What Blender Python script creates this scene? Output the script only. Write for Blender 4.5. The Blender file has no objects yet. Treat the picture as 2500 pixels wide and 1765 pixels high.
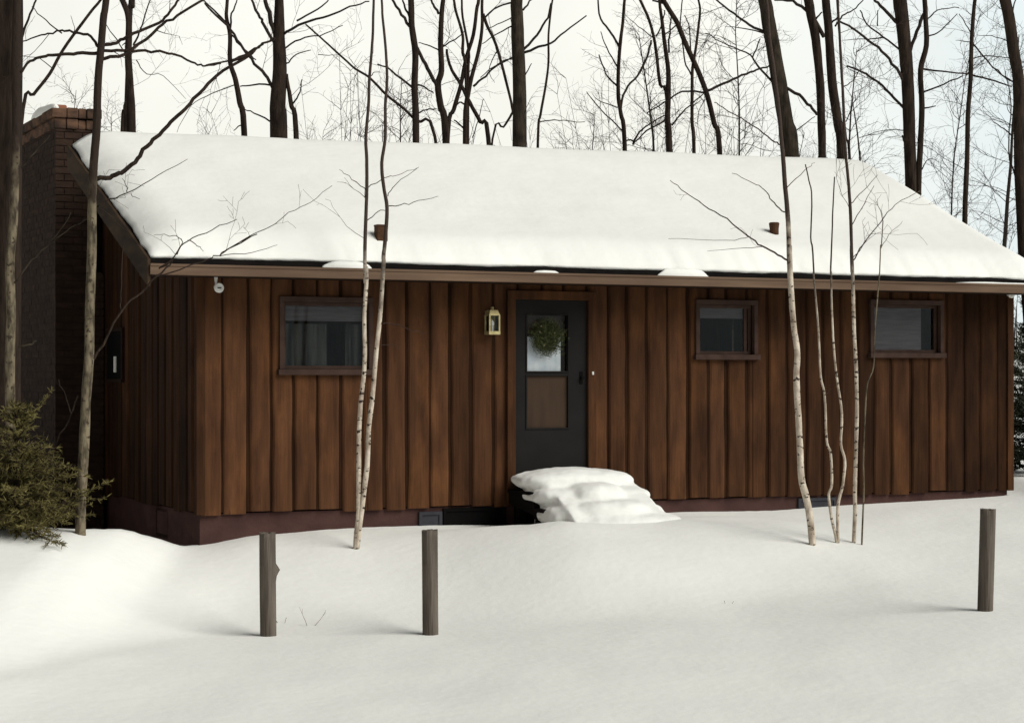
import bpy, math, random
from mathutils import Vector, Matrix, noise
R = math.radians
C = bpy.context.scene.collection

# ------------------------------------------------------------------ camera, sky, sun, exposure
F = 4854.0            # focal length in photograph pixels (2500 wide)
HZ = 915.0            # horizon row
CZ = 2.3              # camera height
cam = bpy.data.cameras.new('camera'); cam.sensor_width = 36.0; cam.lens = 36.0 * F / 2500.0
cam.shift_y = (HZ - 882.5) / 2500.0; cam.clip_start = 0.1; cam.clip_end = 5000
camo = bpy.data.objects.new('camera', cam); C.objects.link(camo)
camo.location = (0, 0, CZ); camo.rotation_euler = (R(90), 0, 0)
sc = bpy.context.scene; sc.camera = camo
SUN = Vector((0.70, -0.36, 0.62)).normalized()
el = math.asin(SUN.z); az = math.atan2(SUN.x, SUN.y)
w = bpy.data.worlds.new('World'); sc.world = w; w.use_nodes = True
nt = w.node_tree; nt.nodes.clear()
out = nt.nodes.new('ShaderNodeOutputWorld'); mix = nt.nodes.new('ShaderNodeMixShader')
sky = nt.nodes.new('ShaderNodeTexSky'); sky.sky_type = 'NISHITA'; sky.sun_disc = False
sky.sun_elevation = el; sky.sun_rotation = az; sky.dust_density = 4; sky.ozone_density = 1
b1 = nt.nodes.new('ShaderNodeBackground'); b1.inputs[1].default_value = 0.06
nt.links.new(sky.outputs[0], b1.inputs[0])
tc = nt.nodes.new('ShaderNodeTexCoord'); sx = nt.nodes.new('ShaderNodeSeparateXYZ'); nt.links.new(tc.outputs['Generated'], sx.inputs[0])
cr = nt.nodes.new('ShaderNodeValToRGB')          # bright thin cloud low down, unseen upper sky dimmed for deeper shade
cr.color_ramp.elements[0].position = 0.0; cr.color_ramp.elements[0].color = (0.76, 0.755, 0.69, 1)
cr.color_ramp.elements[1].position = 1.0; cr.color_ramp.elements[1].color = (0.09, 0.09, 0.088, 1)
e = cr.color_ramp.elements.new(0.19); e.color = (0.80, 0.795, 0.73, 1)
e = cr.color_ramp.elements.new(0.34); e.color = (0.15, 0.15, 0.145, 1)
nt.links.new(sx.outputs['Z'], cr.inputs[0])
nz = nt.nodes.new('ShaderNodeTexNoise'); nz.inputs['Scale'].default_value = 9.0; nz.inputs['Detail'].default_value = 5
nt.links.new(tc.outputs['Generated'], nz.inputs[0])
mr = nt.nodes.new('ShaderNodeMapRange'); mr.inputs['From Min'].default_value = 0.3; mr.inputs['From Max'].default_value = 0.7
mr.inputs['To Min'].default_value = 0.94; mr.inputs['To Max'].default_value = 1.05
nt.links.new(nz.outputs[0], mr.inputs[0])
mrx = nt.nodes.new('ShaderNodeMapRange')         # sky colour tinted bluish towards the right of the view
mrx.inputs['From Min'].default_value = 0.10; mrx.inputs['From Max'].default_value = 0.34
nt.links.new(sx.outputs['X'], mrx.inputs[0])
mx = nt.nodes.new('ShaderNodeMix'); mx.data_type = 'RGBA'; mx.blend_type = 'MULTIPLY'
mx.inputs['B'].default_value = (0.82, 0.97, 1.12, 1)
nt.links.new(mrx.outputs[0], mx.inputs['Factor']); nt.links.new(cr.outputs[0], mx.inputs['A'])
mry = nt.nodes.new('ShaderNodeMapRange'); mry.inputs['From Min'].default_value = -0.35; mry.inputs['From Max'].default_value = 0.75  # unseen sky behind the camera dimmed to deepen shade on the wall
mry.inputs['To Min'].default_value = 0.42; mry.inputs['To Max'].default_value = 1.0
nt.links.new(sx.outputs['Y'], mry.inputs[0])
mm = nt.nodes.new('ShaderNodeMath'); mm.operation = 'MULTIPLY'; nt.links.new(mr.outputs[0], mm.inputs[0]); nt.links.new(mry.outputs[0], mm.inputs[1])
b2 = nt.nodes.new('ShaderNodeBackground'); nt.links.new(mx.outputs['Result'], b2.inputs[0]); nt.links.new(mm.outputs[0], b2.inputs[1])
mix.inputs[0].default_value = 0.90
nt.links.new(b1.outputs[0], mix.inputs[1]); nt.links.new(b2.outputs[0], mix.inputs[2]); nt.links.new(mix.outputs[0], out.inputs[0])
sl = bpy.data.lights.new('sun', 'SUN'); sl.energy = 2.6; sl.angle = R(46); sl.color = (1.0, 0.985, 0.93)
so = bpy.data.objects.new('sun', sl); C.objects.link(so); so.rotation_euler = SUN.to_track_quat('Z', 'Y').to_euler()
sc.view_settings.view_transform = 'Standard'; sc.view_settings.look = 'None'; sc.view_settings.exposure = 0.38
sc.view_settings.gamma = 1.0
sc.cycles.max_bounces = 6

# ------------------------------------------------------------------ helpers
def P(px, py, Y): return Vector(((px - 1250) / F * Y, Y, CZ + (HZ - py) / F * Y))

class MB:
    def __init__(s): s.v = []; s.f = []; s.t = []
    def add(s, vs, fs, tint=0.5):
        n = len(s.v); s.v += [tuple(q) for q in vs]
        for f in fs: s.f.append(tuple(i + n for i in f)); s.t.append(tint)
    def box(s, x0, x1, y0, y1, z0, z1, tint=0.5):
        s.add([(x0,y0,z0),(x1,y0,z0),(x1,y1,z0),(x0,y1,z0),(x0,y0,z1),(x1,y0,z1),(x1,y1,z1),(x0,y1,z1)],
              [(0,3,2,1),(4,5,6,7),(0,1,5,4),(1,2,6,5),(2,3,7,6),(3,0,4,7)], tint)
    def tube(s, pts, rad, n=6, cap=True, tint=0.5):
        pts = [Vector(p) for p in pts]; m = len(pts)
        if m < 2: return
        T = []
        for i in range(m):
            d = pts[min(i+1, m-1)] - pts[max(i-1, 0)]
            T.append(d.normalized() if d.length > 1e-9 else Vector((0,0,1)))
        a = T[0].orthogonal().normalized(); vs = []
        for i in range(m):
            a = a - T[i] * a.dot(T[i])
            a = a.normalized() if a.length > 1e-6 else T[i].orthogonal().normalized()
            b = T[i].cross(a)
            for k in range(n):
                th = 2 * math.pi * k / n
                vs.append(pts[i] + (a * math.cos(th) + b * math.sin(th)) * rad[i])
        fs = []
        for i in range(m - 1):
            for k in range(n):
                k2 = (k + 1) % n
                fs.append((i*n+k, i*n+k2, (i+1)*n+k2, (i+1)*n+k))
        if cap:
            fs.append(tuple(reversed(range(n)))); fs.append(tuple((m-1)*n + k for k in range(n)))
        s.add(vs, fs, tint)
    def build(s, name, m, parent=None, off=(0,0,0), smooth=False, bevel=0):
        me = bpy.data.meshes.new(name)
        me.from_pydata([(x-off[0], y-off[1], z-off[2]) for x, y, z in s.v], [], s.f); me.update()
        at = me.attributes.new('tint', 'FLOAT', 'FACE'); at.data.foreach_set('value', s.t)
        if smooth: me.polygons.foreach_set('use_smooth', [True] * len(me.polygons))
        me.materials.append(m)
        o = bpy.data.objects.new(name, me); C.objects.link(o)
        if parent: o.parent = parent
        else: o.location = off
        if bevel:
            b = o.modifiers.new('bevel', 'BEVEL'); b.width = bevel; b.segments = 2; b.limit_method = 'ANGLE'
        return o

def tag(o, label=None, cat=None, group=None, kind=None):
    if label: o['label'] = label
    if cat: o['category'] = cat
    if group: o['group'] = group
    if kind: o['kind'] = kind
    return o
def empty(name, loc, label, cat, group=None, rz=0):
    o = bpy.data.objects.new(name, None); C.objects.link(o); o.location = loc; o.rotation_euler.z = rz
    o.empty_display_size = 0.2
    return tag(o, label, cat, group)

def mat(name, col, rough=0.8, col2=None, scale=(8,8,8), lo=0.35, hi=0.65, detail=6, bump=0.0, bscale=None, tint=0.0, spec=0.06, marks=None):
    m = bpy.data.materials.new(name); m.use_nodes = True
    N = m.node_tree.nodes; L = m.node_tree.links; b = N['Principled BSDF']
    b.inputs['Roughness'].default_value = rough; b.inputs['Specular IOR Level'].default_value = spec
    b.inputs['Base Color'].default_value = (*col, 1)
    tcn = N.new('ShaderNodeTexCoord'); mp = N.new('ShaderNodeMapping'); mp.inputs['Scale'].default_value = scale
    L.new(tcn.outputs['Object'], mp.inputs[0])
    n1 = N.new('ShaderNodeTexNoise'); n1.inputs['Scale'].default_value = 1.0; n1.inputs['Detail'].default_value = detail
    L.new(mp.outputs[0], n1.inputs[0])
    cur = None
    if col2:
        r = N.new('ShaderNodeValToRGB'); r.color_ramp.elements[0].position = lo; r.color_ramp.elements[1].position = hi
        r.color_ramp.elements[0].color = (*col2, 1); r.color_ramp.elements[1].color = (*col, 1)
        L.new(n1.outputs[0], r.inputs[0]); cur = r.outputs[0]
    if marks:      # dark scar marks: (scale vector, threshold, colour)
        mp2 = N.new('ShaderNodeMapping'); mp2.inputs['Scale'].default_value = marks[0]; L.new(tcn.outputs['Object'], mp2.inputs[0])
        n2 = N.new('ShaderNodeTexNoise'); n2.inputs['Scale'].default_value = 1; n2.inputs['Detail'].default_value = 3; L.new(mp2.outputs[0], n2.inputs[0])
        r2 = N.new('ShaderNodeValToRGB'); r2.color_ramp.elements[0].position = marks[1]; r2.color_ramp.elements[1].position = marks[1] + 0.06
        r2.color_ramp.elements[0].color = (0,0,0,1); r2.color_ramp.elements[1].color = (1,1,1,1); L.new(n2.outputs[0], r2.inputs[0])
        q = N.new('ShaderNodeMix'); q.data_type = 'RGBA'; q.inputs['B'].default_value = (*marks[2], 1)
        L.new(r2.outputs[0], q.inputs['Factor'])
        if cur: L.new(cur, q.inputs['A'])
        else: q.inputs['A'].default_value = (*col, 1)
        cur = q.outputs['Result']
    if tint:
        a = N.new('ShaderNodeAttribute'); a.attribute_name = 'tint'
        k = N.new('ShaderNodeMapRange'); k.inputs['To Min'].default_value = 1 - tint; k.inputs['To Max'].default_value = 1 + tint
        L.new(a.outputs['Fac'], k.inputs[0])
        q = N.new('ShaderNodeMix'); q.data_type = 'RGBA'; q.blend_type = 'MULTIPLY'; q.inputs['Factor'].default_value = 1
        if cur: L.new(cur, q.inputs['A'])
        else: q.inputs['A'].default_value = (*col, 1)
        cmb = N.new('ShaderNodeCombineColor')
        for i in range(3): L.new(k.outputs[0], cmb.inputs[i])
        L.new(cmb.outputs[0], q.inputs['B']); cur = q.outputs['Result']
    if cur: L.new(cur, b.inputs['Base Color'])
    if bump:
        src = n1
        if bscale:
            mp3 = N.new('ShaderNodeMapping'); mp3.inputs['Scale'].default_value = bscale; L.new(tcn.outputs['Object'], mp3.inputs[0])
            src = N.new('ShaderNodeTexNoise'); src.inputs['Scale'].default_value = 1; src.inputs['Detail'].default_value = 6; L.new(mp3.outputs[0], src.inputs[0])
        bp = N.new('ShaderNodeBump'); bp.inputs['Strength'].default_value = bump; bp.inputs['Distance'].default_value = 0.03
        L.new(src.outputs[0], bp.inputs['Height']); L.new(bp.outputs[0], b.inputs['Normal'])
    return m

M = {}
M['snow'] = mat('snow', (0.86, 0.858, 0.815), 0.6, (0.82, 0.82, 0.785), (1.3,1.3,1.3), 0.3, 0.7, 8, 0.22, (9,9,9))
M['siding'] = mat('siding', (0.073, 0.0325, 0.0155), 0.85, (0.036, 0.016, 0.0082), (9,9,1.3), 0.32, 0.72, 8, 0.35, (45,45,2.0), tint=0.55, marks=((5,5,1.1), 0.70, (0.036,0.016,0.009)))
M['trim'] = mat('trim', (0.070, 0.043, 0.034), 0.8, (0.043, 0.026, 0.021), (6,6,6), 0.3, 0.7, 6, 0.2, (30,30,30))
M['gutter'] = mat('gutter', (0.17, 0.112, 0.076), 0.8, (0.095, 0.06, 0.041), (0.9,9,9), 0.3, 0.7, 6, 0.1)
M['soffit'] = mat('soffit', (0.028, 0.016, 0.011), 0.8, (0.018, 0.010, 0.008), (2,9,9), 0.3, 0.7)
M['rake'] = mat('rake', (0.062, 0.040, 0.024), 0.8, (0.028, 0.018, 0.012), (9,1.5,9), 0.35, 0.65, 6, 0.3)
M['shingle'] = mat('shingle', (0.012, 0.010, 0.009), 0.9, (0.006, 0.005, 0.005), (6,6,6), 0.3, 0.7, 6, 0.3)
M['foundation'] = mat('foundation', (0.082, 0.042, 0.036), 0.9, (0.052, 0.027, 0.025), (3,3,5), 0.3, 0.7, 6, 0.2, (25,25,25))
M['blue_paint'] = mat('blue_paint', (0.048, 0.048, 0.056), 0.8, (0.033, 0.033, 0.039), (6,6,6), 0.3, 0.7)
M['brick'] = mat('brick', (0.045, 0.027, 0.020), 0.9, (0.026, 0.017, 0.013), (5,5,14), 0.3, 0.7, 6, 0.35, (10,10,26), tint=0.12)
M['stone'] = mat('stone', (0.14, 0.078, 0.05), 0.9, (0.035, 0.025, 0.02), (4,4,9), 0.36, 0.62, 8, 0.9)
M['clay'] = mat('clay', (0.36, 0.15, 0.085), 0.85, (0.22, 0.09, 0.055), (9,9,9), 0.35, 0.65, 6, 0.3)
M['door'] = mat('door', (0.016, 0.0145, 0.0138), 0.6, (0.012, 0.011, 0.0108), (3,3,3), 0.3, 0.7)
M['panel'] = mat('panel', (0.062, 0.038, 0.025), 0.7, (0.040, 0.026, 0.018), (8,8,1.5), 0.3, 0.7)
M['brass'] = mat('brass', (0.62, 0.52, 0.27), 0.35, (0.42, 0.34, 0.17), (18,18,18), 0.35, 0.65); M['brass'].node_tree.nodes['Principled BSDF'].inputs['Metallic'].default_value = 0.55
M['white'] = mat('white', (0.78, 0.77, 0.72), 0.5, (0.62, 0.61, 0.57), (20,20,20))
M['cloth'] = mat('cloth', (0.88, 0.90, 0.92), 0.9, (0.74, 0.78, 0.84), (9,9,9), 0.3, 0.7)
M['curtain'] = mat('curtain', (0.075, 0.075, 0.066), 0.9, (0.02, 0.02, 0.02), (14,14,1.5), 0.35, 0.7)
M['blind'] = mat('blind', (0.13, 0.115, 0.12), 0.8, (0.09, 0.08, 0.085), (3,3,40), 0.35, 0.7)
M['bulb'] = mat('bulb', (0.75, 0.74, 0.70), 0.3)
M['dark'] = mat('dark', (0.005, 0.0045, 0.0045), 0.9)
M['pipe'] = mat('pipe', (0.085, 0.042, 0.022), 0.7, (0.05, 0.025, 0.015), (20,20,20), 0.3, 0.7)
M['post'] = mat('post', (0.155, 0.13, 0.108), 0.85, (0.07, 0.058, 0.047), (22,22,1.8), 0.3, 0.7, 8, 0.6, (40,40,2.5), marks=((14,14,3), 0.64, (0.05,0.04,0.032)))
M['deck'] = mat('deck', (0.010, 0.008, 0.007), 0.9, (0.006, 0.005, 0.0045), (9,1.5,9))
M['bark'] = mat('bark', (0.05, 0.035, 0.026), 0.95, (0.018, 0.013, 0.011), (16,16,4), 0.3, 0.7, 8, 0.8, (30,30,6))
M['bark_grey'] = mat('bark_grey', (0.062, 0.049, 0.036), 0.95, (0.02, 0.016, 0.012), (14,14,5), 0.3, 0.7, 8, 0.8, (30,30,7))
M['bark_pale'] = mat('bark_pale', (0.20, 0.165, 0.11), 0.9, (0.05, 0.04, 0.029), (17,17,6), 0.36, 0.60, 8, 0.7, (30,30,10), marks=((20,20,20), 0.60, (0.055,0.043,0.03)))
M['birch'] = mat('birch', (0.62, 0.54, 0.44), 0.75, (0.30, 0.235, 0.18), (13,13,7), 0.32, 0.62, 8, 0.5, (24,24,24), marks=((14,14,30), 0.585, (0.04,0.03,0.024)))
M['birch_brown'] = mat('birch_brown', (0.075, 0.048, 0.040), 0.8, (0.035, 0.024, 0.021), (14,14,6), 0.3, 0.7, 6, 0.4, marks=((16,16,30), 0.66, (0.20,0.16,0.135)))
M['twig'] = mat('twig', (0.045, 0.034, 0.028), 0.95, (0.025, 0.02, 0.017), (4,4,4))
M['needle'] = mat('needle', (0.175, 0.150, 0.055), 0.75, (0.075, 0.064, 0.026), (5,5,5), 0.3, 0.7, 4, tint=0.45)
M['needle_dark'] = mat('needle_dark', (0.075, 0.08, 0.055), 0.8, (0.04, 0.045, 0.03), (5,5,5), 0.3, 0.7, 4, tint=0.4)
M['wreath'] = mat('wreath', (0.085, 0.095, 0.038), 0.7, (0.04, 0.048, 0.02), (30,30,30), 0.3, 0.7, 4, tint=0.5)
M['cone'] = mat('cone', (0.30, 0.24, 0.16), 0.8)
M['weed'] = mat('weed', (0.22, 0.18, 0.13), 0.9)
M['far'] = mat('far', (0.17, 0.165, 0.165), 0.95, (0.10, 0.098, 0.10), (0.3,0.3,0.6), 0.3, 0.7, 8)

def glass_mat():
    m = bpy.data.materials.new('window_glass'); m.use_nodes = True; N = m.node_tree.nodes; L = m.node_tree.links; N.clear()
    o = N.new('ShaderNodeOutputMaterial'); x = N.new('ShaderNodeMixShader'); t = N.new('ShaderNodeBsdfTransparent'); g = N.new('ShaderNodeBsdfGlossy')
    t.inputs[0].default_value = (0.94, 0.95, 0.95, 1); g.inputs['Roughness'].default_value = 0.06
    lw = N.new('ShaderNodeFresnel'); lw.inputs[0].default_value = 1.32
    L.new(lw.outputs[0], x.inputs[0]); L.new(t.outputs[0], x.inputs[1]); L.new(g.outputs[0], x.inputs[2]); L.new(x.outputs[0], o.inputs[0])
    return m
M['glass'] = glass_mat()
def weathered(m, col, sc_, lo, hi):
    """large uneven patches of another wood tone"""
    N = m.node_tree.nodes; L = m.node_tree.links; b = N['Principled BSDF']; src = b.inputs['Base Color'].links[0].from_socket
    t = N.new('ShaderNodeTexCoord'); mp = N.new('ShaderNodeMapping'); mp.inputs['Scale'].default_value = sc_; mp.inputs['Location'].default_value = (3.1, 0.7, 5.2); L.new(t.outputs['Object'], mp.inputs[0])
    n = N.new('ShaderNodeTexNoise'); n.inputs['Scale'].default_value = 1; n.inputs['Detail'].default_value = 7; n.inputs['Roughness'].default_value = .62; L.new(mp.outputs[0], n.inputs[0])
    k = N.new('ShaderNodeMapRange'); k.inputs['From Min'].default_value = lo; k.inputs['From Max'].default_value = hi; k.inputs['To Max'].default_value = .8; L.new(n.outputs[0], k.inputs[0])
    q = N.new('ShaderNodeMix'); q.data_type = 'RGBA'; q.blend_type = 'MULTIPLY'; q.inputs['B'].default_value = (*col, 1); L.new(k.outputs[0], q.inputs['Factor']); L.new(src, q.inputs['A']); L.new(q.outputs['Result'], b.inputs['Base Color'])
weathered(M['siding'], (1.75, 1.65, 1.35), (2.4, 2.4, 1.1), .47, .68)
weathered(M['siding'], (.55, .55, .62), (1.6, 1.6, .8), .55, .75)
def backlit_bark(key, z0, z1, dark):
    """bark that is pale and scarred low on the stem and darkened higher up, backlighting painted into its colour"""
    m = M[key].copy(); N = m.node_tree.nodes; L = m.node_tree.links; b = N['Principled BSDF']; src = b.inputs['Base Color'].links[0].from_socket
    t = N.new('ShaderNodeTexCoord'); sp = N.new('ShaderNodeSeparateXYZ'); L.new(t.outputs['Object'], sp.inputs[0])
    n = N.new('ShaderNodeTexNoise'); n.inputs['Scale'].default_value = 5; n.inputs['Detail'].default_value = 5; L.new(t.outputs['Object'], n.inputs[0])
    ad = N.new('ShaderNodeMath'); ad.operation = 'MULTIPLY_ADD'; ad.inputs[1].default_value = 1.6; L.new(n.outputs[0], ad.inputs[0]); L.new(sp.outputs['Z'], ad.inputs[2])
    mr_ = N.new('ShaderNodeMapRange'); mr_.inputs['From Min'].default_value = z0+.8; mr_.inputs['From Max'].default_value = z1+.8; mr_.interpolation_type = 'SMOOTHSTEP'; L.new(ad.outputs[0], mr_.inputs[0])
    q = N.new('ShaderNodeMix'); q.data_type = 'RGBA'; q.inputs['B'].default_value = (*dark, 1); L.new(mr_.outputs[0], q.inputs['Factor']); L.new(src, q.inputs['A']); L.new(q.outputs['Result'], b.inputs['Base Color'])
    return m

# ------------------------------------------------------------------ cabin frame (A = front left wall corner)
ANG = R(25); U = Vector((math.cos(ANG), math.sin(ANG))); V = Vector((-math.sin(ANG), math.cos(ANG)))
AX, AY = -3.262, 20.7; BASE = CZ - 1.75
def hw(t, h, z): return Vector((AX + U.x*t + V.x*h, AY + U.y*t + V.y*h, BASE + z))
def tpx(px, h=0.0):
    """house t of photograph column px on the plane at depth h"""
    r = (px - 1250) / F; x0 = AX + V.x*h; y0 = AY + V.y*h
    return (y0*r - x0) / (U.x - U.y*r)
def zpx(px, py, h=0.0):
    t = tpx(px, h); Y = AY + V.y*h + U.y*t
    return (HZ - py) * Y / F + 1.75

# ------------------------------------------------------------------ terrain
def interp(x, tab):
    if x <= tab[0][0]: return tab[0][1]
    for (a, b), (c, d) in zip(tab, tab[1:]):
        if x <= c:
            s = (x - a) / (c - a); return b + (d - b) * (s*s*(3-2*s)*0.4 + s*0.6)
    return tab[-1][1]
def facade_tab():
    tab = []
    for px, py in ((485,1332),(640,1309),(800,1296),(1000,1287),(1350,1279),(1640,1256),(2000,1240),(2250,1226),(2440,1214)):
        t = tpx(px, -0.1); z = zpx(px, py, -0.1) + BASE
        tab.append((hw(t, -0.1, 0).x, z))
    return [(-12, CZ-1.46), (-4.9, CZ-1.47), (-4.2, CZ-1.49), (-3.9, CZ-1.525), (-3.6, CZ-1.665), (-3.43, CZ-1.765)] + tab + [(tab[-1][0]+0.25, tab[-1][1]+0.02), (tab[-1][0]+0.7, tab[-1][1]+0.14), (12, CZ-1.40), (40, CZ-1.3)]
FT = facade_tab()
PT = [(-14, CZ-2.16), (-4, CZ-2.27), (-2.2, CZ-2.325), (-0.7, CZ-2.305), (2, CZ-2.21), (4.2, CZ-2.105), (9, CZ-1.95)]
def sstep(a, b, x):
    s = max(0, min(1, (x-a)/(b-a))); return s*s*(3-2*s)
def ground(x, y):
    yf = AY + U.y * max(0, (x - AX) / U.x) if x > AX else AY - 1.5*max(0, min(1, (AX-x-.05)/.9))
    yf = min(yf, 28)
    g0 = interp(x, FT); gp = interp(x, PT); yp = 17.7 - 4.4*sstep(-.8, 1.6, AX-x)
    if y >= yf:
        z = g0 + 0.10 * sstep(0, 6, y-yf) + 2.0*sstep(60, 260, y) + 14*sstep(180, 700, y)
        z += 0.012 * noise.noise((x*0.9, y*0.9, 1))
        z -= 0.66 * sstep(yf+.12, yf+.9, y) * sstep(-5.6, -4.6, x - .42*(y-20)*-1) * (1-sstep(-3.12, -2.8, x + .466*(y-20.7))) * (1-sstep(27.5, 29, y))
    elif y > yp:
        s = (yf - y) / (yf - yp); z = g0 + (gp-g0) * (0.15*s + 0.85*s*s*(3-2*s))
    else:
        z = gp + (CZ-2.5-gp) * sstep(yp, 12.5, y) * 0.9
        z += 0.75 * sstep(9.0, 3.0, y)
    dx_, dy_ = x-AX, y-AY; t_ = dx_*U.x + dy_*U.y; q_ = -(dx_*V.x + dy_*V.y)
    if 1.0 < t_ < 8.2 and 0 < q_ < 4.4:
        k = sstep(1.3, 3.4, t_) * (1-sstep(4.9, 8.0, t_)) * (1-sstep(1.4, 4.2, q_)) * sstep(.2, .9, q_)
        z += k * max(0, CZ - 1.60 - z) + .06*sstep(3.0, 3.6, t_)*(1-sstep(4.8, 5.4, t_))*sstep(.9, 1.3, q_)*(1-sstep(1.4, 2.3, q_))
    if y < 26:
        k = sstep(26, 23, y)
        z += k * (0.035*noise.noise((x*0.5, y*0.42, 3.1)) + 0.012*noise.noise((x*1.7, y*1.3, 7.7)))
        pass
    return z
def axis(a, b, fine0, fine1, fs, cs):
    xs = []; x = fine0
    while x <= fine1: xs.append(x); x += fs
    s = fs; x = fine0; pre = []
    while x > a: s *= cs; x -= s; pre.append(x)
    s = fs; x = xs[-1]; post = []
    while x < b: s *= cs; x += s; post.append(x)
    return pre[::-1] + xs + post
gx = axis(-900, 900, -7, 8.5, 0.10, 1.25); gy = axis(-60, 1500, 11, 27, 0.10, 1.22)
mb = MB()
mb.v = [(x, y, ground(x, y)) for y in gy for x in gx]
nx = len(gx)
for j in range(len(gy)-1):
    for i in range(nx-1): mb.f.append((j*nx+i, j*nx+i+1, (j+1)*nx+i+1, (j+1)*nx+i)); mb.t.append(.5)
tag(mb.build('snowy_ground', M['snow'], smooth=True), kind='structure')

# ------------------------------------------------------------------ cabin
rnd = random.Random(4)
cab = empty('cabin', hw(0,0,0), 'low dark brown cabin with vertical wood siding and snow-covered roof', 'cabin', rz=ANG)
LEN = 10.55; DEP = 6.6; OF = 0.60; OL = 0.68; OR = 0.20; SB = 0.30
EZ = 1.165 + 1.75; RZ = 2.66 + 1.75; SL = (RZ - EZ) / (3.0 + OF); BZ = RZ - SL * (DEP + OF - 3)
def roofz(h): return EZ + SL * (h + OF) if h <= 3 else RZ - SL * (h - 3)
TOPF = roofz(0) - 0.14
# openings in the front wall: (t0, t1, z0, z1)
def op(px0, px1, py0, py1, h=0.0):
    return (tpx(px0,h), tpx(px1,h), zpx((px0+px1)/2,py1,h), zpx((px0+px1)/2,py0,h))
W1 = op(690, 897, 738, 902); W2 = op(1703, 1836, 744, 866); W3 = op(2128, 2290, 744, 862)
DR = op(1253, 1430, 733, 1168)
GW = None
OPN = [W1, W2, W3, DR]
def cut(z0, z1, a, b, ops):
    """z intervals of a strip a..b left between the openings; splits strips at opening edges"""
    xs = sorted({a, b} | {e for o in ops for e in (o[0], o[1]) if a < e < b})
    for p, q in zip(xs, xs[1:]):
        m = (p + q) / 2; segs = [(z0, z1)]
        for o in ops:
            if o[0] < m < o[1]:
                ns = []
                for s in segs:
                    if o[2] > s[0]: ns.append((s[0], min(s[1], o[2])))
                    if o[3] < s[1]: ns.append((max(s[0], o[3]), s[1]))
                segs = [s for s in ns if s[1] > s[0] + 1e-4]
        for s in segs: yield p, q, s[0], s[1]

def siding(L, ztop, ops, shade_tint):
    """board-and-board siding along local x, outward = -y; ztop(x) gives the top; board edges waver like sawn slabs"""
    m = MB()
    for a, b, z0, z1 in cut(SB, 0, 0, L, []): pass
    x = 0.0
    while x < L:          # backing boards
        wd = min(0.5, L - x)
        for p, q, z0, z1 in cut(SB+0.01, 9, x, x+wd, ops):
            for zz0, zz1 in ((z0, z1),):
                t0 = min(zz1, ztop(p)-0.01); t1 = min(zz1, ztop(q)-0.01)
                if min(t0, t1) <= zz0: continue
                m.add([(p,0,zz0),(q,0,zz0),(q,.14,zz0),(p,.14,zz0),(p,0,t0),(q,0,t1),(q,.14,t1),(p,.14,t0)],
                      [(0,3,2,1),(4,5,6,7),(0,1,5,4),(1,2,6,5),(2,3,7,6),(3,0,4,7)], 0.0)
        x += wd
    x = 0.012; k = 0
    while x < L - 0.05:
        wd = min(rnd.uniform(0.235, 0.30), L - x)
        gap = rnd.uniform(0.020, 0.040)
        tint = min(1, max(0, rnd.gauss(0.5, 0.22) + (shade_tint * (0.5 - x / L) if shade_tint > 0 else shade_tint)))
        for p, q, z0, z1 in cut(SB + rnd.uniform(-.02, .02), 9, x, x + wd - gap, ops):
            if q - p < 0.012: continue
            le = abs(p - x) < 1e-6; re = abs(q - (x+wd-gap)) < 1e-6
            zt = min(z1, min(ztop(p), ztop(q)) - 0.004)
            if zt - z0 < 0.02: continue
            n = max(2, int((zt - z0) / 0.16)); vs = []; fs = []; sd = rnd.random()*90; pr = rnd.uniform(0.016, 0.028)
            for i in range(n + 1):
                z = z0 + (zt - z0) * i / n
                if i == n: za, zb = min(z1, ztop(p)-.004), min(z1, ztop(q)-.004)
                else: za = zb = z
                wa = 0.011 * noise.noise((sd, z*2.2, 0)) if le else 0; wb = 0.011 * noise.noise((sd+40, z*2.2, 0)) if re else 0
                a, b = p + wa, q + wb; ia = .022 if le else 0; ib = .022 if re else 0
                vs += [(a, -0.001, za), (a+ia*.3, -pr*.55, za), (a+ia, -pr, za), (b-ib, -pr, zb), (b-ib*.3, -pr*.55, zb), (b, -0.001, zb)]
            for i in range(n):
                for j in range(5): fs.append((i*6+j, i*6+j+1, (i+1)*6+j+1, (i+1)*6+j))
            fs.append((5,4,3,2,1,0)); fs.append(tuple(n*6+j for j in range(6)))
            m.add(vs, fs, tint)
        x += wd; k += 1
    return m
siding(LEN, lambda x: TOPF, OPN, 1.0).build('wall', M['siding'], cab)  # front boards darken to the right, shade put into their tint
# left gable wall, right gable wall, back wall
GOP = [(DEP-.02-3.80, DEP-.02-3.08, 1.70, 2.27)]
g = siding(DEP-0.16, lambda x: roofz(min(DEP-.16, max(0, DEP - .02 - x))) - 0.14, [], -0.45).build('wall', M['siding'], cab)  # gable boards tinted darker, shade painted into their colour
g.location = (0, DEP - 0.02, 0); g.rotation_euler.z = R(-90)
g = siding(DEP-0.3, lambda x: roofz(x+.15) - 0.14, [], 0).build('wall', M['siding'], cab)
g.location = (LEN, 0.15, 0); g.rotation_euler.z = R(90)
g = siding(LEN-0.32, lambda x: roofz(DEP)-.14, [], 0).build('wall', M['siding'], cab)
g.location = (LEN-.16, DEP, 0); g.rotation_euler.z = R(180)
# corner boards
for cx, cy in ((-0.035, -0.038), (LEN-0.06, -0.038)):
    m = MB(); m.box(cx, cx+0.095, cy, cy+0.10, SB-0.01, TOPF-.006, 0.35); m.build('corner_board', M['siding'], cab, bevel=.004)
# foundation
m = MB(); m.box(0.02, LEN-0.02, 0.03, DEP-0.02, -1.2, SB-0.004); m.build('foundation', M['foundation'], cab)
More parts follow.
